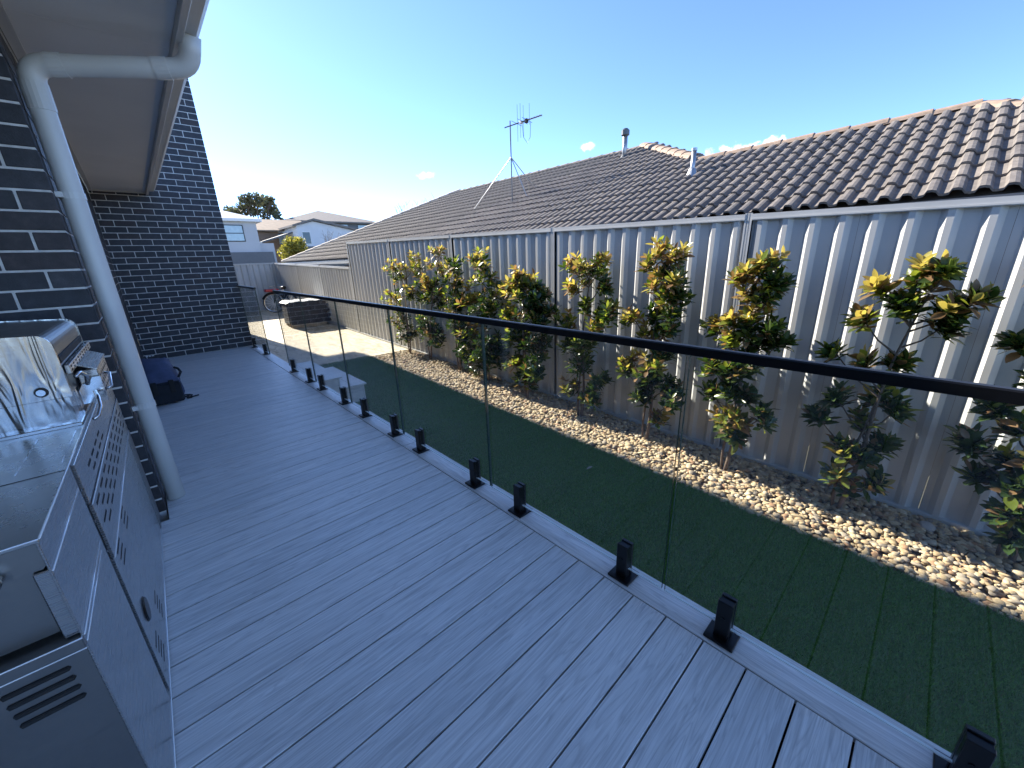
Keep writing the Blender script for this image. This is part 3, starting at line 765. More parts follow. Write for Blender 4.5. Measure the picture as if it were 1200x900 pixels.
# ------------------------------------------------------------------ shrubs
def leaf_geo(kind):
    st = [(0, .00), (.10, .045), (.32, .165), (.58, .205), (.82, .125), (1.0, .0)]
    curve = {0: .10, 1: .20, 2: -.05}[kind]; fold = .28
    v = []; f = []
    for (t, wd) in st:
        zc = -curve * t * t; v += [(-wd, t, zc + fold * wd), (0, t, zc), (wd, t, zc + fold * wd)]
    for i in range(len(st) - 1):
        a = i * 3; f += [(a, a + 1, a + 4, a + 3), (a + 1, a + 2, a + 5, a + 4)]
    return np.array(v), np.array(f)
LGEO = [leaf_geo(k) for k in range(3)]
LM = [m_leaf('leaf_dark', [(0, (.018, .038, .014)), (.6, (.034, .062, .020)), (1, (.06, .085, .026))], .16, (.10, .20, .02), .24),
      m_leaf('leaf_mid', [(0, (.06, .10, .018)), (.6, (.10, .14, .024)), (1, (.15, .17, .03))], .38, (.36, .42, .04), .30),
      m_leaf('leaf_young', [(0, (.24, .24, .05)), (.5, (.30, .25, .06)), (1, (.32, .19, .06))], .42, (.62, .50, .09), .38),
      m_leaf('leaf_bronze', [(0, (.18, .11, .055)), (.5, (.23, .14, .07)), (1, (.14, .11, .06))], .30, (.42, .24, .07), .45)]
LMESH = {}
for k, (v, f) in enumerate(LGEO):
    for c in range(4):
        me = bpy.data.meshes.new('leaf'); me.from_pydata(v.tolist(), [], f.tolist()); me.materials.append(LM[c])
        me.polygons.foreach_set('use_smooth', [True] * len(me.polygons)); me.update(); LMESH[k, c] = me

def shrub(trunk, clumps, label, single, spread=.30, leaf=.115, tilt=0):
    tx, ty, tz = trunk
    t = thing('magnolia_shrub', label, 'shrub', trunk, 'shrubs planted along the fence')
    tips = []
    for (px, py, rp, young) in clumps:
        c = at_x(px, py, tx + rng.uniform(-.10, .06)); depth = (CAM.transposed() @ (c - Vector((0, 0, H)))).z * -1
        rr = rp * depth / FPX
        nros = max(3, int(round((5.0 + 3.2 * (rr / .085) ** 1.5) * (1.45 if young < .15 else 1.0))))
        for k in range(nros):
            d = Vector(rng.normal(size=3)); d.normalize(); d *= rng.random() ** .5
            p = c + Vector((d.x * min(spread, rr * 1.25), d.y * rr, d.z * rr))
            p.x = min(p.x, 4.12)
            yt = young * (.75 + .5 * (d.z + .5))
            tips.append((p, yt, c))
    # stems
    mb = MB(); zs = sorted(p.z for p, _, _ in tips); top = zs[-1]
    lean = Vector((0, 0, 0)); 
    tops = [p for p, _, _ in tips if p.z > top - .30]; ctop = sum(tops, Vector()) / len(tops)
    base = Vector((tx, ty, tz - .03))
    def spine(z):
        u_ = max(0, min(1, (z - tz) / max(.1, ctop.z - tz))); return Vector((tx + (ctop.x - tx) * u_ + .015 * math.sin(u_ * 9), ty + (ctop.y - ty) * u_ ** 1.3 + .02 * math.sin(u_ * 7 + tx * 9), tz + (ctop.z - tz) * u_))
    npt = 12; zz = [tz - .03 + (ctop.z - tz) * i / (npt - 1) for i in range(npt)]
    mb.tube([spine(z) for z in zz], [.019 * (1 - .75 * i / (npt - 1)) for i in range(npt)], 7)
    b2 = base + Vector((.01, .045, 0)); mb.tube([b2, b2 + Vector((0, .01, .25)), spine(tz + .75) + Vector((0, .03, 0)), spine(tz + 1.1)], [.013, .012, .009, .004], 6)
    seen = {}
    for p, yt, c in tips:
        key = (round(c.x, 3), round(c.y, 3), round(c.z, 3))
        if key not in seen:
            s0 = spine(max(tz + .18, c.z - .10 - .55 * abs((c - spine(c.z)).to_2d().length))); mid = (s0 + c) * .5 + Vector((0, 0, -.03))
            mb.tube([s0, mid, c], [.008, .006, .004], 5, False); seen[key] = c
        mb.tube([c, p], [.0035, .0025], 4, False)
    mb.build('stem', BARK, t, smooth=True)
    SV, SF, SM = [], [], []; cnt = 0; nsingle = 0
    items = []
    for p, yt, c in tips:
        ax = (p - spine(p.z - .05)); ax.z = 0; ax = (ax.normalized() * rng.uniform(.2, .8) + Vector((0, 0, 1.0)) + Vector(rng.normal(size=3)) * .22).normalized()
        o1 = ax.orthogonal().normalized(); o2 = ax.cross(o1)
        nl = int(rng.integers(8, 12)); ph = rng.uniform(0, 6.28); isy = rng.random() < yt
        for k in range(nl):
            th = ph + k * 2.4; el = (k / nl)                     # inner leaves upright, outer leaves spread
            op = rad(22 + 62 * (1 - el) + rng.uniform(-9, 9))
            dr = (ax * math.cos(op) + (o1 * math.cos(th) + o2 * math.sin(th)) * math.sin(op)).normalized()
            pos = p - ax * (.055 * (1 - el)); ln = leaf * rng.uniform(.72, 1.22) * (1.0 if el < .7 else .85)
            up_ = (ax - dr * ax.dot(dr)); up_ = up_.normalized() if up_.length > .05 else dr.orthogonal().normalized()
            up_ = (up_ + Vector(rng.normal(size=3)) * .25); up_ = (up_ - dr * up_.dot(dr)).normalized(); sx = dr.cross(up_)
            r_ = rng.random()
            if isy: cls = 2 if (el > .25 and r_ < .62) else (3 if r_ < .8 else 1)
            else: cls = 0 if r_ < .80 else (1 if r_ < .92 + yt * .2 else 3)
            if yt > .25 and not isy and r_ > .55: cls = 1
            wsc = rng.uniform(.85, 1.15)
            M = Matrix(((sx.x * ln * wsc, dr.x * ln, up_.x * ln, pos.x), (sx.y * ln * wsc, dr.y * ln, up_.y * ln, pos.y), (sx.z * ln * wsc, dr.z * ln, up_.z * ln, pos.z), (0, 0, 0, 1)))
            items.append((M, int(rng.integers(0, 3)), cls))
    # nearest leaves stay single pieces, the rest of a far plant is one mass
    order = list(range(len(items))); random.shuffle(order)
    ns = 300 if single else 0
    order.sort(key=lambda i: (items[i][0].translation - Vector((0, 0, H))).length)
    for q, i in enumerate(order):
        M, k, cls = items[i]
        if q < ns: meshobj('leaf', LMESH[k, cls], t, M)
        else:
            v, f = LGEO[k]; A = np.array(M)[:3, :3]; b = np.array(M)[:3, 3]
            SV.append(v @ A.T + b); SF.append(f + cnt); SM += [cls] * len(f); cnt += len(v)
    if SV:
        o = meshobj('foliage', stuff_mesh('foliage', np.concatenate(SV), np.concatenate(SF), LM, None, True, 4, SM), t); tag(o, kind='stuff')

T1 = [(466,319,17,.5),(485,310,15,.8),(462,351,12,.6),(483,346,16,.4),(471,376,15,.2),(478,392,12,.1)]
T2 = [(513,308,17,.65),(504,330,16,.5),(512,350,16,.15),(501,379,18,.05),(508,394,15,0)]
T2b = [(530,316,15,.35),(527,337,16,.15),(537,360,15,.1),(541,385,16,0),(545,408,15,0)]
T3 = [(562,304,14,.85),(570,320,18,.45),(551,349,14,.65),(580,347,17,.1),(567,360,20,.1),(553,391,13,.6),(573,404,20,0),(562,422,16,.05),(581,420,14,0)]
T4 = [(604,324,10,.95),(621,329,14,.95),(596,336,10,.85),(613,342,16,.3),(633,347,15,.1),(600,367,12,.75),(624,364,18,.1),(637,370,14,0),(607,395,16,.1),(629,404,16,0),(602,427,12,.4),(629,431,15,0),(615,444,12,0)]
T5 = [(669,310,11,.8),(703,302,11,.9),(684,312,14,.7),(699,320,14,.3),(675,336,11,.75),(706,333,10,.1),(687,357,10,.2),(712,368,16,.1),(663,374,12,.55),(703,380,12,.2),(666,403,10,.3),(684,409,16,0),(681,427,12,0),(672,449,13,.55),(704,446,13,0),(695,464,12,0)]
T6 = [(773,293,12,.95),(793,296,9,.9),(764,308,11,.8),(784,313,13,.6),(768,331,12,.85),(790,331,12,.2),(779,345,12,.45),(798,348,10,0),(790,365,12,0),(770,368,10,.1),(741,371,12,.85),(761,388,11,.75),(781,388,10,.1),(741,420,14,.65),(731,432,9,.5),(764,426,14,.35),(779,415,12,0),(761,443,16,0),(784,449,12,0),(756,460,12,0),(773,488,9,.4),(789,470,11,0)]
T7 = [(903,304,11,.95),(887,314,13,.95),(866,327,10,.95),(906,327,12,.35),(881,342,12,.75),(902,348,12,.35),(914,335,9,.1),(889,366,14,.75),(838,380,10,.85),(856,377,10,.85),(875,386,12,.1),(906,386,12,0),(851,401,12,.4),(919,400,10,0),(890,404,14,0),(833,430,10,0),(859,432,13,.1),(876,427,10,0),(833,457,10,0),(856,457,12,0),(876,464,11,0),(850,488,12,.55),(868,492,11,.3),(895,488,12,0),(861,508,10,0)]
T8 = [(1089,312,13,.9),(1110,317,8,.5),(1032,338,10,.75),(1078,334,13,.65),(1069,360,12,.45),(1148,345,11,.4),(1121,360,11,.1),(1110,380,9,0),(1010,372,12,.65),(1052,353,8,.2),(977,411,9,.3),(1010,424,10,.3),(1052,424,9,.1),(981,466,12,0),(957,487,8,0),(1031,462,13,.3),(1052,478,11,0),(1009,491,11,.6),(981,521,12,.5),(1030,521,12,0),(1010,534,10,.2),(981,554,12,.6),(1029,566,10,.2),(993,571,9,.3)]
T9 = [(1194,402,8,.1),(1170,474,11,0),(1132,520,12,0),(1152,556,11,0),(1190,500,11,.4),(1182,540,12,.2),(1196,570,13,.1),(1177,600,11,0),(1194,630,10,0),(1222,450,14,.3),(1228,395,13,.5),(1236,350,13,.8),(1242,318,12,.9),(1225,545,14,.1)]
for (trunk, cl, lab, single, lf) in (
    ((4.00, 7.60), T1, 'leafy shrub at the patio end of the row along the fence', 0, .095),
    ((4.05, 6.85), T2, 'bushy yellow-tipped shrub second from the patio end of the fence row', 0, .10),
    ((3.98, 5.75), T2b, 'dark narrow shrub squeezed between two yellow-tipped shrubs in the fence row', 0, .10),
    ((3.96, 4.90), T3, 'tall dense shrub with golden crown beside the dark narrow shrub', 0, .105),
    ((3.86, 3.88), T4, 'shorter rounded shrub with golden tips beside the fence post', 0, .11),
    ((3.88, 2.91), T5, 'open shrub with forked golden top and a gap at mid height', 1, .100),
    ((3.85, 1.96), T6, 'slender shrub with a tall golden spire and a bare lower trunk', 1, .100),
    ((3.80, 1.08), T7, 'columnar shrub with an orange tip and a bright green lowest clump', 1, .102),
    ((3.83, .21), T8, 'wide open shrub with bronze crown and long side branch, thin twin stems', 1, .106),
    ((3.95, -.70), T9, 'dark large-leaved shrub next past the wide bronze-crowned one', 1, .112)):
    shrub((trunk[0], trunk[1], GZ(trunk[1])), cl, lab, single, leaf=lf)

# fallen leaf on the turf
v, f = LGEO[1]; fl = MB(); fl.add((v * .075 + np.array([0, 0, .012])).tolist(), f.tolist())
tag(fl.build('fallen_leaf', simple('dry_leaf', (.36, .34, .28), .7), M=Matrix.Translation((2.93, 2.03, GZ(2.03) + .016)) @ Matrix.Rotation(1.2, 4, 'Z')), 'small pale dry leaf lying on the green turf', 'leaf')

# ------------------------------------------------------------------ barbecue
def make_bbq():
    M = Matrix.Translation((-.245, 1.05, 0)) @ Matrix.Rotation(rad(-1.1), 4, 'Z')
    t = thing('barbecue', 'stainless steel barbecue with closed hood and side cabinet against the brick return wall', 'barbecue', M=M)
    def P(name, mb, mat=STEEL, par=None, smooth=False): return mb.build(name, mat, par or t, M, smooth)
    D = -.60
    # side cabinet (y 0 .. .42), its end faces the camera
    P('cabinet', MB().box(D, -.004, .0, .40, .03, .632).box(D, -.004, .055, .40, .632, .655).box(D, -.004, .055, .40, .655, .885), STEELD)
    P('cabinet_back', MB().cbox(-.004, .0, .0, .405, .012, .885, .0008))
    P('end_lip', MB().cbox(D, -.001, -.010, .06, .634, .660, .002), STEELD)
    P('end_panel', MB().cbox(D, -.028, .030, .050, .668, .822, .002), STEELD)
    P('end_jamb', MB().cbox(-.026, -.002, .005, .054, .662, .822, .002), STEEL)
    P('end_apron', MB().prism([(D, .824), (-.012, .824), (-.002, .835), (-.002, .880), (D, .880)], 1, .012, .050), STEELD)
    kn = P('knob', MB().tube([(-.068, .010, .835), (-.068, -.012, .835), (-.068, -.018, .835)], [.012, .012, .007], 12), CHROME, smooth=True)
    for i in range(4):
        z = .600 - .026 * i; x0, x1 = -.122 + .001 * i, -.036 + .0005 * i
        P('vent_slot', MB().tube([(x0 - .004, .002, z), (x0, .0005, z), (x1, .0005, z), (x1 + .004, .002, z)], [.001, .0062, .0062, .001], 10), DARK)
    # main body back (y .44 .. 1.73)
    P('joint_strip', MB().cbox(-.012, -.006, .408, .446, .015, .868, .001), DKGREY)
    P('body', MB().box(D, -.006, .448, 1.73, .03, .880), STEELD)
    P('back_panel', MB().cbox(-.006, .0, .450, 1.72, .012, .560, .0008))
    P('back_panel', MB().cbox(-.005, .003, .450, 1.72, .562, .742, .0008))
    P('back_panel', MB().cbox(-.006, .0, .450, 1.72, .744, .868, .0008))
    P('corner_strip', MB().cbox(-.004, .004, 1.60, 1.735, .015, .56, .0008), STEELD)
    # top: side shelf and pale rods painting the highlights along panel edges
    sh = P('side_shelf', MB().cbox(D, .002, .0, .775, .884, .893, .002))
    P('shelf_seam', MB().box(-.013, -.010, .41, .70, .8932, .8940), CHROME, sh); P('shelf_seam', MB().box(-.090, -.087, .40, .69, .8932, .8940), CHROME, sh)
    P('shelf_seam', MB().box(D, .0, .350, .353, .8932, .8936), DARK, sh)
    P('edge_glint', MB().tube([(.003, .0, .8935), (.003, .93, .8935)], .0022, 8), BRIGHT, smooth=True)
    P('edge_glint', MB().tube([(D, -.0005, .8925), (.002, -.0005, .8925)], .0016, 8), BRIGHT, smooth=True)
    P('edge_glint', MB().tube([(D, -.0105, .660), (-.001, -.0105, .660)], .0016, 8), BRIGHT, smooth=True)
    P('edge_glint', MB().tube([(D, -.0105, .634), (-.001, -.0105, .634)], .0014, 8), BRIGHT, smooth=True)
    P('edge_glint', MB().tube([(D, .029, .822), (-.028, .029, .822)], .0013, 8), BRIGHT, smooth=True)
    P('edge_glint', MB().tube([(.001, .0, .013), (.001, 1.72, .013)], .0022, 8), BRIGHT, smooth=True)
    P('edge_glint', MB().tube([(.0034, .45, .561), (.0034, 1.72, .561)], .0016, 8), BRIGHT, smooth=True)
    P('edge_glint', MB().tube([(.0034, .45, .743), (.0034, 1.72, .743)], .0016, 8), BRIGHT, smooth=True)
    P('edge_glint', MB().tube([(.0012, .0, .821), (.0012, .39, .821)], .0018, 8), BRIGHT, smooth=True)
    P('edge_glint', MB().tube([(.0012, .0, .659), (.0012, .38, .659)], .0016, 8), BRIGHT, smooth=True); P('edge_glint', MB().tube([(.0012, .0, .643), (.0012, .36, .643)], .0016, 8), BRIGHT, smooth=True)
    P('screw', MB().tube([(-.004, .427, .80), (-.001, .427, .80)], .004, 8).tube([(-.004, .427, .70), (-.001, .427, .70)], .004, 8).tube([(-.004, .427, .60), (-.001, .427, .60)], .004, 8), CHROME)
    # louvre rows in the back
    def slots(name, rows, y0, y1, n, zoff, x=.0031, hgt=.0085):
        mb = MB(); 
        for r in range(rows):
            for k in range(n):
                a = y0 + (y1 - y0) * (k + (.5 if r % 2 else 0)) / n; b = a + (y1 - y0) / n * .62
                mb.box(x - .002, x + .0006, a, b, zoff - r * .030, zoff - r * .030 + hgt)
        P(name, mb, DARK)
    slots('louvre_slots', 4, .50, 1.62, 9, .715); slots('louvre_slots', 2, .60, 1.0, 4, .800, .0001)
    for (a, n) in ((.50, 1), (.74, 1)):
        mb = MB()
        for r in range(4): mb.box(-.002, .0006, a + .012 * r, a + .10 + .012 * r, .560 - .028 * r, .567 - .028 * r)
        P('louvre_slots', mb, DARK)
    mb = MB()
    for a in (.50, .74):
        for r in range(4): mb.box(-.002, .0006, a + .01 * r, a + .085 + .01 * r, .155 - .030 * r, .162 - .030 * r)
    P('louvre_slots', mb, DARK)
    P('hose_grommet', MB().tube([(.0002, .57, .27), (.006, .57, .27)], [.044, .038], 20), BLACK); 
    # hood
    y0, y1 = .785, 1.395; n = 7
    def prof(inset):
        p = [(-.006 - inset, .985), (-.006 - inset, 1.140)]
        for k in range(1, n): a = math.pi / 2 * k / n; p.append((-.040 - inset + .034 * math.cos(a), 1.140 + .040 * math.sin(a) - inset))
        p += [(-.30, 1.196 - inset)]
        for k in range(1, 9): a = math.pi / 2 * k / 8; p.append((-.30 - .27 * math.sin(a), .985 + (.211 - inset) * math.cos(a)))
        return p
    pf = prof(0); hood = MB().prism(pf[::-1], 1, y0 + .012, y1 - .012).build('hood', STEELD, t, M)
    for (a, b) in ((y0 - .002, y0 + .013), (y1 - .013, y1 + .002)):
        o = MB().prism(prof(-.004)[::-1], 1, a, b).build('hood_end', STEELH, hood, M)
    MB().tube([(-.062, y0 - .002, 1.012), (-.062, y0 - .008, 1.012)], [.016, .014], 16).build('badge', BLACK, hood, M)
    MB().tube([(-.062, y0 - .008, 1.012), (-.062, y0 - .0105, 1.012)], [.0105, .010], 16).build('badge_face', CHROME, hood, M)
    MB().cbox(-.020, -.0015, y0 + .03, y1 - .03, 1.088, 1.112, .001).build('hood_gap', DARK, hood, M)
    P('firebox', MB().box(-.58, -.010, y0 - .002, y1, .894, .984), STEELH)
    P('firebox_ledge', MB().cbox(-.60, .000, y0 - .03, y1 + .02, .892, .904, .002), CHROME)
    P('hood_handle', MB().tube([(-.60, y0 + .06, 1.03), (-.64, y0 + .06, 1.03), (-.64, y1 - .06, 1.03), (-.60, y1 - .06, 1.03)], .012, 10), CHROME)
    # rear shield: perforated box, rotisserie brackets and bent rods
    P('rear_shield', MB().cbox(.000, .052, y0 + .19, y0 + .50, .925, 1.030, .002), STEEL)
    P('shield_plate', MB().prism([(-.008, .915), (.055, .915), (.055, 1.005), (.035, 1.005), (.022, .985), (.005, .985), (-.008, .962)], 1, y0 + .165, y0 + .172), CHROME)
    P('shield_top', MB().prism([(-.006, 1.060), (.054, 1.030), (.054, 1.033), (-.006, 1.063)], 1, y0 + .17, y0 + .52), STEEL)
    pl = P('bracket_strip', MB().cbox(-.002, .010, y0 + .04, y1 + .03, 1.050, 1.078, .001), STEEL)
    mb = MB()
    for k in range(9):
        for q in range(2): mb.box(.0095, .0106, y0 + .06 + k * .062, y0 + .082 + k * .062, 1.0555 + q * .011, 1.0615 + q * .011)
    mb.build('bracket_holes', DARK, pl, M)
    mb = MB()
    for k in range(6):
        for q in range(3): mb.box(.0515, .0526, y0 + .21 + k * .048, y0 + .228 + k * .048, .940 + q * .028, .952 + q * .028)
    mb.build('shield_holes', DARK, t, M)
    P('rod', MB().tube([(.012, y0 + .06, 1.035), (.02, y0 + .10, 1.04), (.026, y0 + .14, 1.02), (.020, y0 + .155, .985)], .006, 8), CHROME, smooth=True)
    P('rod', MB().tube([(.030, y0 + .165, .955), (.040, y0 + .10, .945), (.044, y0 + .04, .925), (.036, y0 + .00, .905), (.024, y0 - .01, .898)], .006, 8), CHROME, smooth=True)
    P('rod', MB().tube([(.054, y0 + .34, .985), (.066, y0 + .33, .985), (.066, y0 + .26, .945), (.054, y0 + .25, .940)], .005, 8), CHROME, smooth=True)
    # far side shelf and feet
    P('side_shelf', MB().cbox(D, .002, 1.42, 1.735, .884, .893, .002))
    for yy in (.05, 1.66):
        for xx in (-.06, -.54): P('caster', MB().tube([(xx - .012, yy, .0205), (xx + .012, yy, .0205)], .02, 12), RUBBER)
    P('front_door', MB().cbox(D - .02, D - .001, .46, 1.08, .06, .62, .003)); P('front_door', MB().cbox(D - .02, D - .001, 1.09, 1.71, .06, .62, .003))
    P('control_panel', MB().cbox(D - .05, D - .001, .45, 1.72, .70, .86, .004))
make_bbq()

# ------------------------------------------------------------------ bag and straps on the deck
def make_bag():
    M = Matrix.Translation((-.035, 5.36, 0)) @ Matrix.Rotation(rad(4), 4, 'Z')
    t = thing('duffel_bag', 'navy blue fabric bag slumped on the deck against the brick wall', 'bag', M=M)
    secs = [(0, .135, .02, .255), (.01, .145, .006, .275), (.10, .150, .002, .31), (.25, .148, .002, .40), (.42, .140, .002, .45), (.58, .120, .004, .40), (.68, .085, .01, .26), (.70, .04, .06, .16)]
    nn = 20; mb = MB(); vs = []
    for (y, hw, z0, z1) in secs:
        for k in range(nn):
            a = 2 * math.pi * k / nn; ca, sa = math.cos(a), math.sin(a); e = .55
            x = hw * math.copysign(abs(ca) ** e, ca); z = (z0 + z1) / 2 + (z1 - z0) / 2 * math.copysign(abs(sa) ** e, sa)
            dd = .012 * math.sin(y * 31 + a * 3) + .009 * math.sin(y * 57 - a * 5)
            if z < .03: dd = 0
            vs.append((x + dd * ca, y, max(.001, z + dd * abs(sa))))
    f = [(i * nn + k, i * nn + (k + 1) % nn, (i + 1) * nn + (k + 1) % nn, (i + 1) * nn + k) for i in range(len(secs) - 1) for k in range(nn)]
    f += [tuple(range(nn))[::-1], tuple(range((len(secs) - 1) * nn, len(secs) * nn))]
    mb.add(vs, [q[::-1] for q in f]).build('body', NAVY, t, M, True)
    MB().cbox(-.135, .135, -.03, .004, .012, .225, .014).build('front_pocket', NAVYD, t, M)
    MB().tube([(-.12, -.03, .232), (.0, -.034, .238), (.125, -.03, .232)], .007, 6).build('zip', NAVYD, t, M)
    for x in (-.08, .06): MB().cbox(x - .022, x + .022, -.040, -.026, .12, .26, .004).build('buckle', RUBBER, t, M)
    MB().tube([(.14, .05, .26), (.175, .10, .30), (.165, .16, .33), (.14, .2, .34)], .012, 6).build('handle', NAVYD, t, M, True)
    mk = MB(); 
    for k in range(3): mk.box(-.04 + k * .026, -.022 + k * .026, .47, .50, .452, .458)
    mk.build('printed_mark', WHITE, t, M)
    s = thing('strap', 'black webbing strap with buckle lying on the deck beside the bag', 'strap', (.15, 5.47, 0))
    MB().tube([(.075, 5.53, .01), (.11, 5.56, .016), (.15, 5.55, .012), (.17, 5.52, .010), (.12, 5.50, .010), (.08, 5.50, .010)], .009, 6).build('webbing', NAVYD, s, smooth=True)
    MB().cbox(.115, .165, 5.42, 5.455, .001, .022, .005).build('buckle', RUBBER, s)
    MB().tube([(.16, 5.44, .010), (.225, 5.475, .008)], .008, 6).build('webbing', NAVYD, s)
    MB().cbox(.138, .152, 5.43, 5.448, .022, .026, .001).build('metal_clip', CHROME, s)
make_bag()

# ------------------------------------------------------------------ brick pallet and bicycle on the patio
def make_stack():
    z0 = GZ(13.3); t = thing('brick_stack', 'stack of dark charcoal bricks on a timber pallet on the sunny patio', 'bricks', (3.62, 13.4, z0))
    R = Matrix.Translation((3.62, 13.40, z0)) @ Matrix.Rotation(rad(-3), 4, 'Z')
    pal = MB().box(-.48, .48, -.45, -.36, .0, .075).box(-.48, .48, -.045, .045, 0, .075).box(-.48, .48, .36, .45, 0, .075).box(-.50, .50, -.47, .47, .076, .095).build('pallet', TIMBER, t, R)
    me = MB().cbox(-.115, .115, -.055, .055, -.038, .038, .003).mesh('brick', BRICK); me2 = MB().cbox(-.055, .055, -.115, .115, -.038, .038, .003).mesh('brick', BRICK)
    for c in range(8):
        z = .135 + c * .0785; wx = .50 if c else .47
        off = .115 if c % 2 else 0
        x = -.50
        while x < .50:
            L = .23 if not (c % 2 and x < -.49) else .115
            for yy in (-.42, .42):
                meshobj('brick', me if L > .2 else me2, t, R @ Matrix.Translation((x + L / 2 + rng.uniform(-.008, .008), yy - (.03 if L < .2 and yy > 0 else (-.06 if L < .2 else 0)) + rng.uniform(-.012, .012), z)))
            x += L + .004
        for xx in (-.47, .47):
            for k in range(3): meshobj('brick', me2, t, R @ Matrix.Translation((xx, -.24 + k * .24 + rng.uniform(-.01, .01), z)))
    MB().box(-.40, .40, -.35, .35, .10, .72).build('inner_bricks', BRICK, t, R)
    sheet_ = MB(); n = 12
    vs = [(-.55 + 1.08 * i / n, y, .765 + .012 * math.sin(i * 1.7 + y * 9)) for y in (-.50, .0, .50) for i in range(n + 1)]
    vs = [(x, y, z - (.05 if (x < -.52) else 0)) for x, y, z in vs]
    f = [(r * (n + 1) + i, r * (n + 1) + i + 1, (r + 1) * (n + 1) + i + 1, (r + 1) * (n + 1) + i) for r in range(2) for i in range(n)]
    vs2 = [(x, y, z - .004) for x, y, z in vs]; k = len(vs)
    sheet_.add(vs + vs2, f + [tuple(q + k for q in ff)[::-1] for ff in f]).build('cover_sheet', WHITE, t, R, True)
make_stack()
def make_bike():
    z0 = GZ(17.3); t = thing('bicycle', 'old bicycle with spoked wheels and red mudguard parked in the fence corner', 'bicycle', (3.8, 17.3, z0))
    A = Vector((3.66, 17.15, z0 + .36)); B = Vector((4.02, 16.2, z0 + .36)); dirw = (B - A).normalized(); nrm = dirw.cross(Vector((0, 0, 1))).normalized()
    for c, sw in ((A, rad(52)), (B, 0)):
        d = Matrix.Rotation(sw, 3, 'Z') @ dirw
        wv = lambda a, r: c + d * math.cos(a) * r + Vector((0, 0, 1)) * math.sin(a) * r
        ring = [wv(2 * math.pi * k / 28, .345) for k in range(29)]; 
        o = MB().tube(ring, .017, 6, False).build('tyre', RUBBER, t, smooth=True)
        MB().tube([wv(2 * math.pi * k / 28, .322) for k in range(29)], .024, 6, False).build('rim', CHROME, o, smooth=True)
        sp_ = MB()
        for k in range(14): sp_.tube([c, wv(2 * math.pi * k / 14, .32)], .016, 4, False)
        sp_.build('spokes', WHITE, o)
        MB().tube([wv(rad(25 + 13 * k), .385) for k in range(11)], .026, 6).build('mudguard', RUBBER, t, smooth=True)
    bb = (A + B) / 2 + dirw * .02 - Vector((0, 0, .06)); seat = bb + dirw * .14 + Vector((0, 0, .50)); head = A + dirw * .22 + Vector((0, 0, .46))
    fr = MB()
    for p, q in ((bb, seat), (seat, head), (head, bb), (bb, B), (seat, B), (head, A)): fr.tube([p, q], .018, 6)
    fr.build('frame', BLACK, t)
    cr = A + Vector((0, 0, .45)); MB().cbox(cr.x - .24, cr.x + .22, cr.y - .14, cr.y + .14, cr.z - .03, cr.z + .07, .02).build('carrier_box', RED, t)
    MB().tube([seat, seat + Vector((0, 0, .12))], .014, 6).build('seat_post', CHROME, t)
    s0 = seat + Vector((0, 0, .13)); MB().tube([s0 + dirw * .12, s0, s0 - dirw * .15], [.06, .05, .02], 8).build('saddle', BLACK, t, smooth=True)
    hb = head + Vector((0, 0, .16)); MB().tube([head, hb], .014, 6).tube([hb - nrm * .28 + dirw * .1, hb - nrm * .1, hb + nrm * .1, hb + nrm * .28 + dirw * .1], .012, 6).build('handlebar', CHROME, t)
    MB().tube([bb - nrm * .1, bb + nrm * .1], .09, 10).build('crank', BLACK, t)
make_bike()

# ------------------------------------------------------------------ far houses, trees
def gable(nm, par, x0, x1, y0, y1, ze, zr, mat, over=.4, axis='Y', th=.12):
    # pitched roof with ridge along an axis
    mb = MB()
    if axis == 'Y':
        xm = (x0 + x1) / 2; mb.prism([(x0 - over, ze - .1), (xm, zr), (x1 + over, ze - .1), (x1 + over, ze - .1 + th), (xm, zr + th), (x0 - over, ze - .1 + th)], 1, y0 - over, y1 + over)
    else:
        ym = (y0 + y1) / 2; mb.prism([(y0 - over, ze - .1), (ym, zr), (y1 + over, ze - .1), (y1 + over, ze - .1 + th), (ym, zr + th), (y0 - over, ze - .1 + th)], 0, x0 - over, x1 + over)
    return mb.build(nm, mat, par)
def hip(nm, par, x0, x1, y0, y1, ze, zr, mat, over=.45):
    a, b, c, d = x0 - over, x1 + over, y0 - over, y1 + over; h_ = (d - c) / 2 if (b - a) > (d - c) else (b - a) / 2
    if (b - a) > (d - c): r0, r1 = (a + h_, (c + d) / 2), (b - h_, (c + d) / 2)
    else: r0, r1 = ((a + b) / 2, c + h_), ((a + b) / 2, d - h_)
    v = [(a, c, ze), (b, c, ze), (b, d, ze), (a, d, ze), (*r0, zr), (*r1, zr)] + [(a, c, ze - .18), (b, c, ze - .18), (b, d, ze - .18), (a, d, ze - .18)]
    if (b - a) > (d - c): f = [(0, 1, 5, 4), (1, 2, 5), (2, 3, 4, 5), (3, 0, 4)]
    else: f = [(0, 1, 4), (1, 2, 5, 4), (2, 3, 5), (3, 0, 4, 5)]
    f += [(0, 6, 7, 1), (1, 7, 8, 2), (2, 8, 9, 3), (3, 9, 6, 0), (6, 9, 8, 7)]
    return MB().add(v, f).build(nm, mat, par)
def window(par, x0, x1, z0, z1, y, frame=BLACK, mid=True, pane=None):
    o = MB().box(x0, x1, y - .04, y + .02, z0, z1).build('window', frame, par); zm = (z0 + z1) / 2; e = .06
    for (a, b) in (((z0 + e, zm - e / 2), (zm + e / 2, z1 - e)) if mid else ((z0 + e, z1 - e),)):
        MB().box(x0 + e, x1 - e, y - .05, y - .041, a, b).build('pane', pane or PANE, o)
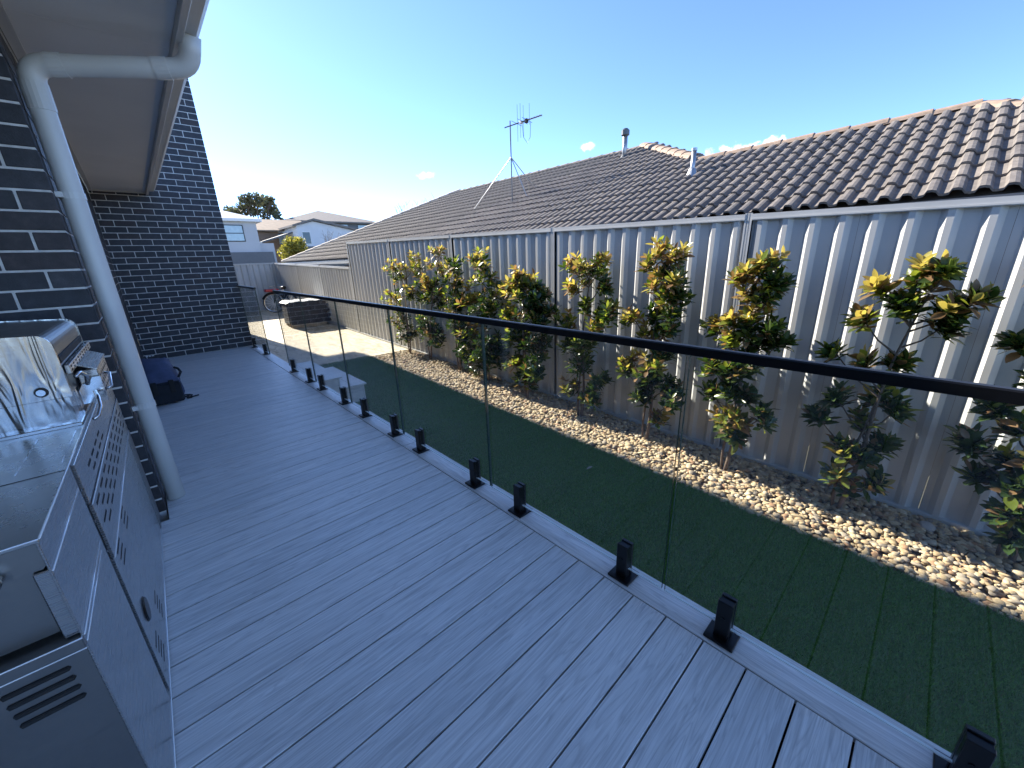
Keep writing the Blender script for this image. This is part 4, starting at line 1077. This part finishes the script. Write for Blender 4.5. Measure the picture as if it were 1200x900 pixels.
def far_houses():
    a = thing('rendered_house', 'pale grey rendered two-storey house with white roof beyond the far fence', 'house', (5, 40, -1))
    MB().box(-1.5, 7.38, 35.0, 44, -1.0, 4.50).box(7.38, 8.32, 35.2, 42, -1.0, 3.0).build('wall', RENDG, a)
    hip('roof', a, -1.5, 7.38, 35.0, 44, 4.62, 6.3, ROOFW, .35)
    window(a, 5.2, 6.52, 3.10, 4.22, 35.0)
    MB().box(3.0, 8.1, 34.85, 34.99, 1.2, 2.38).build('garage_band', DKGREY, a)
    b = thing('brown_house', 'brown house with tan tiled roof between the two pale houses', 'house', (11, 52, -1))
    MB().box(9.5, 14, 50, 58, -1, 4.75).build('wall', BROWN, b)
    gable('roof', b, 9.0, 15.5, 50, 58, 4.95, 6.3, ROOFT, .6, 'X')
    MB().box(12.4, 13.4, 49.9, 49.98, 3.6, 4.6).build('window', PANE, b)
    MB().prism([(10.0, 3.55), (14.4, 4.95), (14.4, 5.10), (10.0, 3.70)], 1, 46.5, 49.5).build('carport_roof', DKGREY, b)
    c = thing('gabled_house', 'white rendered gabled house with one small dark window', 'house', (15, 47, -1))
    MB().prism([(12.95, -1), (21.5, -1), (21.5, 4.2), (14.6, 5.55), (12.95, 5.10)], 1, 45, 52).build('wall', REND, c)
    MB().prism([(12.5, 4.98), (14.6, 5.60), (22.0, 4.10), (22.0, 4.28), (14.6, 5.80), (12.5, 5.16)], 1, 44.6, 52.4).build('roof', ROOFG, c)
    MB().box(12.85, 14.7, 44.9, 44.99, 2.90, 3.15).build('sill_band', DKGREY, c)
    window(c, 13.35, 14.15, 3.35, 4.55, 45.0, WHITE, False, DPANE)
    d = thing('hip_roof_house', 'house with dark grey hipped roof rising behind the white gabled house', 'house', (22, 66, -1))
    MB().box(16.5, 28.3, 60, 72, -1, 6.8).build('wall', DKGREY, d)
    hip('roof', d, 16.5, 28.3, 60, 72, 6.95, 9.0, ROOFG, .9)
    for x in (22.5, 25.6): MB().box(x, x + 1.6, 59.9, 59.99, 5.6, 6.6).build('window', PANE, d)
far_houses()
def foliage_tree(name, label, base, top, rx, trunk_r, blobs, n, leafsz, mats, cat='tree', shells=None):
    t = thing(name, label, cat, base); mb = MB(); bx = Vector(base)
    fork = bx + Vector((0, 0, (top - base[2]) * .35))
    mb.tube([bx, (bx + fork) / 2 + Vector((.1 * trunk_r, 0, 0)), fork], [trunk_r, trunk_r * .8, trunk_r * .6], 8)
    for (x, y, z, r) in blobs:
        c = Vector((x, y, z)); mid = fork.lerp(c, .5) + Vector((0, 0, -.06 * (c - fork).length)); mb.tube([fork, mid, c], [trunk_r * .45, trunk_r * .28, trunk_r * .08], 5, False)
        for q in range(5):
            e = c + Vector(rng.normal(size=3)) * r * .5; mb.tube([mid.lerp(c, .6), e], [trunk_r * .12, trunk_r * .03], 4, False)
    mb.build('trunk', BARK, t, smooth=True)
    V = np.concatenate([rng.normal(size=(int(n * (b[3] ** 2) / sum(q[3] ** 2 for q in blobs)), 3)) for b in blobs[:0]] or [np.zeros((0, 3))])
    pts = []
    tot = sum(b[3] ** 2 for b in blobs)
    for (x, y, z, r) in blobs:
        k = int(n * r * r / tot); d = rng.normal(size=(k, 3)); d /= np.linalg.norm(d, axis=1)[:, None]
        pts.append(np.array([x, y, z]) + d * (r * rng.random((k, 1)) ** .45) * np.array([1, 1, .8]))
    P = np.concatenate(pts); k = len(P)
    a = rng.normal(size=(k, 3)); a /= np.linalg.norm(a, axis=1)[:, None]; b_ = np.cross(a, rng.normal(size=(k, 3))); b_ /= np.linalg.norm(b_, axis=1)[:, None]
    s = leafsz * rng.uniform(.6, 1.3, (k, 1)); v = np.stack([P - a * s, P + b_ * s * .45, P + a * s, P - b_ * s * .45], 1).reshape(-1, 3)
    o = meshobj('crown', stuff_mesh('crown', v, np.arange(k * 4).reshape(-1, 4), mats, None, False, 4, rng.integers(0, len(mats), k)), t)
    tag(o, kind='stuff')
FAR_L = [m_leaf('far_leaf_a', [(0, (.07, .08, .045)), (1, (.11, .115, .06))], .3, (.2, .21, .08), .6), m_leaf('far_leaf_b', [(0, (.075, .08, .05)), (1, (.11, .11, .07))], .2, (.14, .15, .07), .6)]
YEL_L = [m_leaf('gold_leaf_a', [(0, (.20, .18, .03)), (1, (.30, .25, .04))], .35, (.5, .45, .06), .5), m_leaf('gold_leaf_b', [(0, (.10, .11, .025)), (1, (.16, .16, .03))], .3, (.35, .35, .05), .5)]
def backdrop_trees():
    Y = 66.0
    def P(px, py): p = at_y(px, py, Y + rng.uniform(-1.5, 1.5)); return p
    bl = []
    for (px, py, r) in ((290, 240, 1.5), (300, 234, 1.4), (310, 238, 1.5), (318, 245, 1.3), (324, 253, 1.0), (331, 261, .9), (282, 247, 1.3), (275, 249, 1.1), (268, 248, 1.0), (296, 247, 1.1), (308, 250, .9), (314, 259, .8), (305, 262, .8), (322, 265, .7), (287, 233, .9), (316, 234, .8)):
        p = P(px, py); bl.append((p.x, p.y, p.z, r))
    c = at_y(300, 262, Y)
    foliage_tree('gum_tree', 'large open-crowned tree rising behind the pale rendered house', (c.x, Y, -1.0), 13, 6, .45, [(a, b, c_, r * .82) for a, b, c_, r in bl], 2300, .27, FAR_L)
    Y2 = 24.0; bl = []
    for (px, py, r) in ((345, 289, .62), (338, 296, .50), (352, 297, .50), (344, 302, .55), (341, 284, .40), (350, 284, .38), (346, 310, .6)):
        p = at_y(px, py, Y2 + rng.uniform(-.3, .3)); bl.append((p.x, p.y, p.z, r))
    c = at_y(346, 310, Y2)
    foliage_tree('golden_shrub', 'rounded golden-yellow shrub growing beyond the far fence corner', (c.x, Y2, -1.0), 2.6, 1, .06, bl, 3800, .075, YEL_L, 'shrub')
    # leafless trees
    for (pxs, y, lab, hh) in (((383, 294, 372, 268, 420, 272), 34.0, 'leafless twiggy tree in front of the white gabled wall', 1), ((482, 262, 455, 240, 512, 232), 26.0, 'leafless twiggy tree showing over the tiled roof hip', 1)):
        b = at_y(pxs[0], pxs[1], y); t = thing('bare_tree', lab, 'tree', (b.x, y, -1.0)); mb = MB()
        l = at_y(pxs[2], pxs[3], y); r_ = at_y(pxs[4], pxs[5], y)
        mb.tube([(b.x, y, -1.0), (b.x, y, b.z - 1)], [.08, .05], 6)
        for k in range(26):
            u_ = rng.random(); e = l.lerp(r_, u_) + Vector((rng.uniform(-.1, .1), rng.uniform(-.6, .6), rng.uniform(-.7, .05))); s0 = Vector((b.x + rng.uniform(-.1, .1), y, b.z - 1 + rng.uniform(-.2, .3)))
            m_ = s0.lerp(e, .5) + Vector(rng.normal(size=3)) * .12; mb.tube([s0, m_, e], [.022, .013, .006], 4, False)
            for q in range(3):
                st = m_.lerp(e, rng.random()); mb.tube([st, st + Vector((rng.uniform(-.3, .3), rng.uniform(-.2, .2), rng.uniform(.05, .4)))], [.009, .004], 4, False)
        mb.build('trunk', BARK, t)
backdrop_trees()
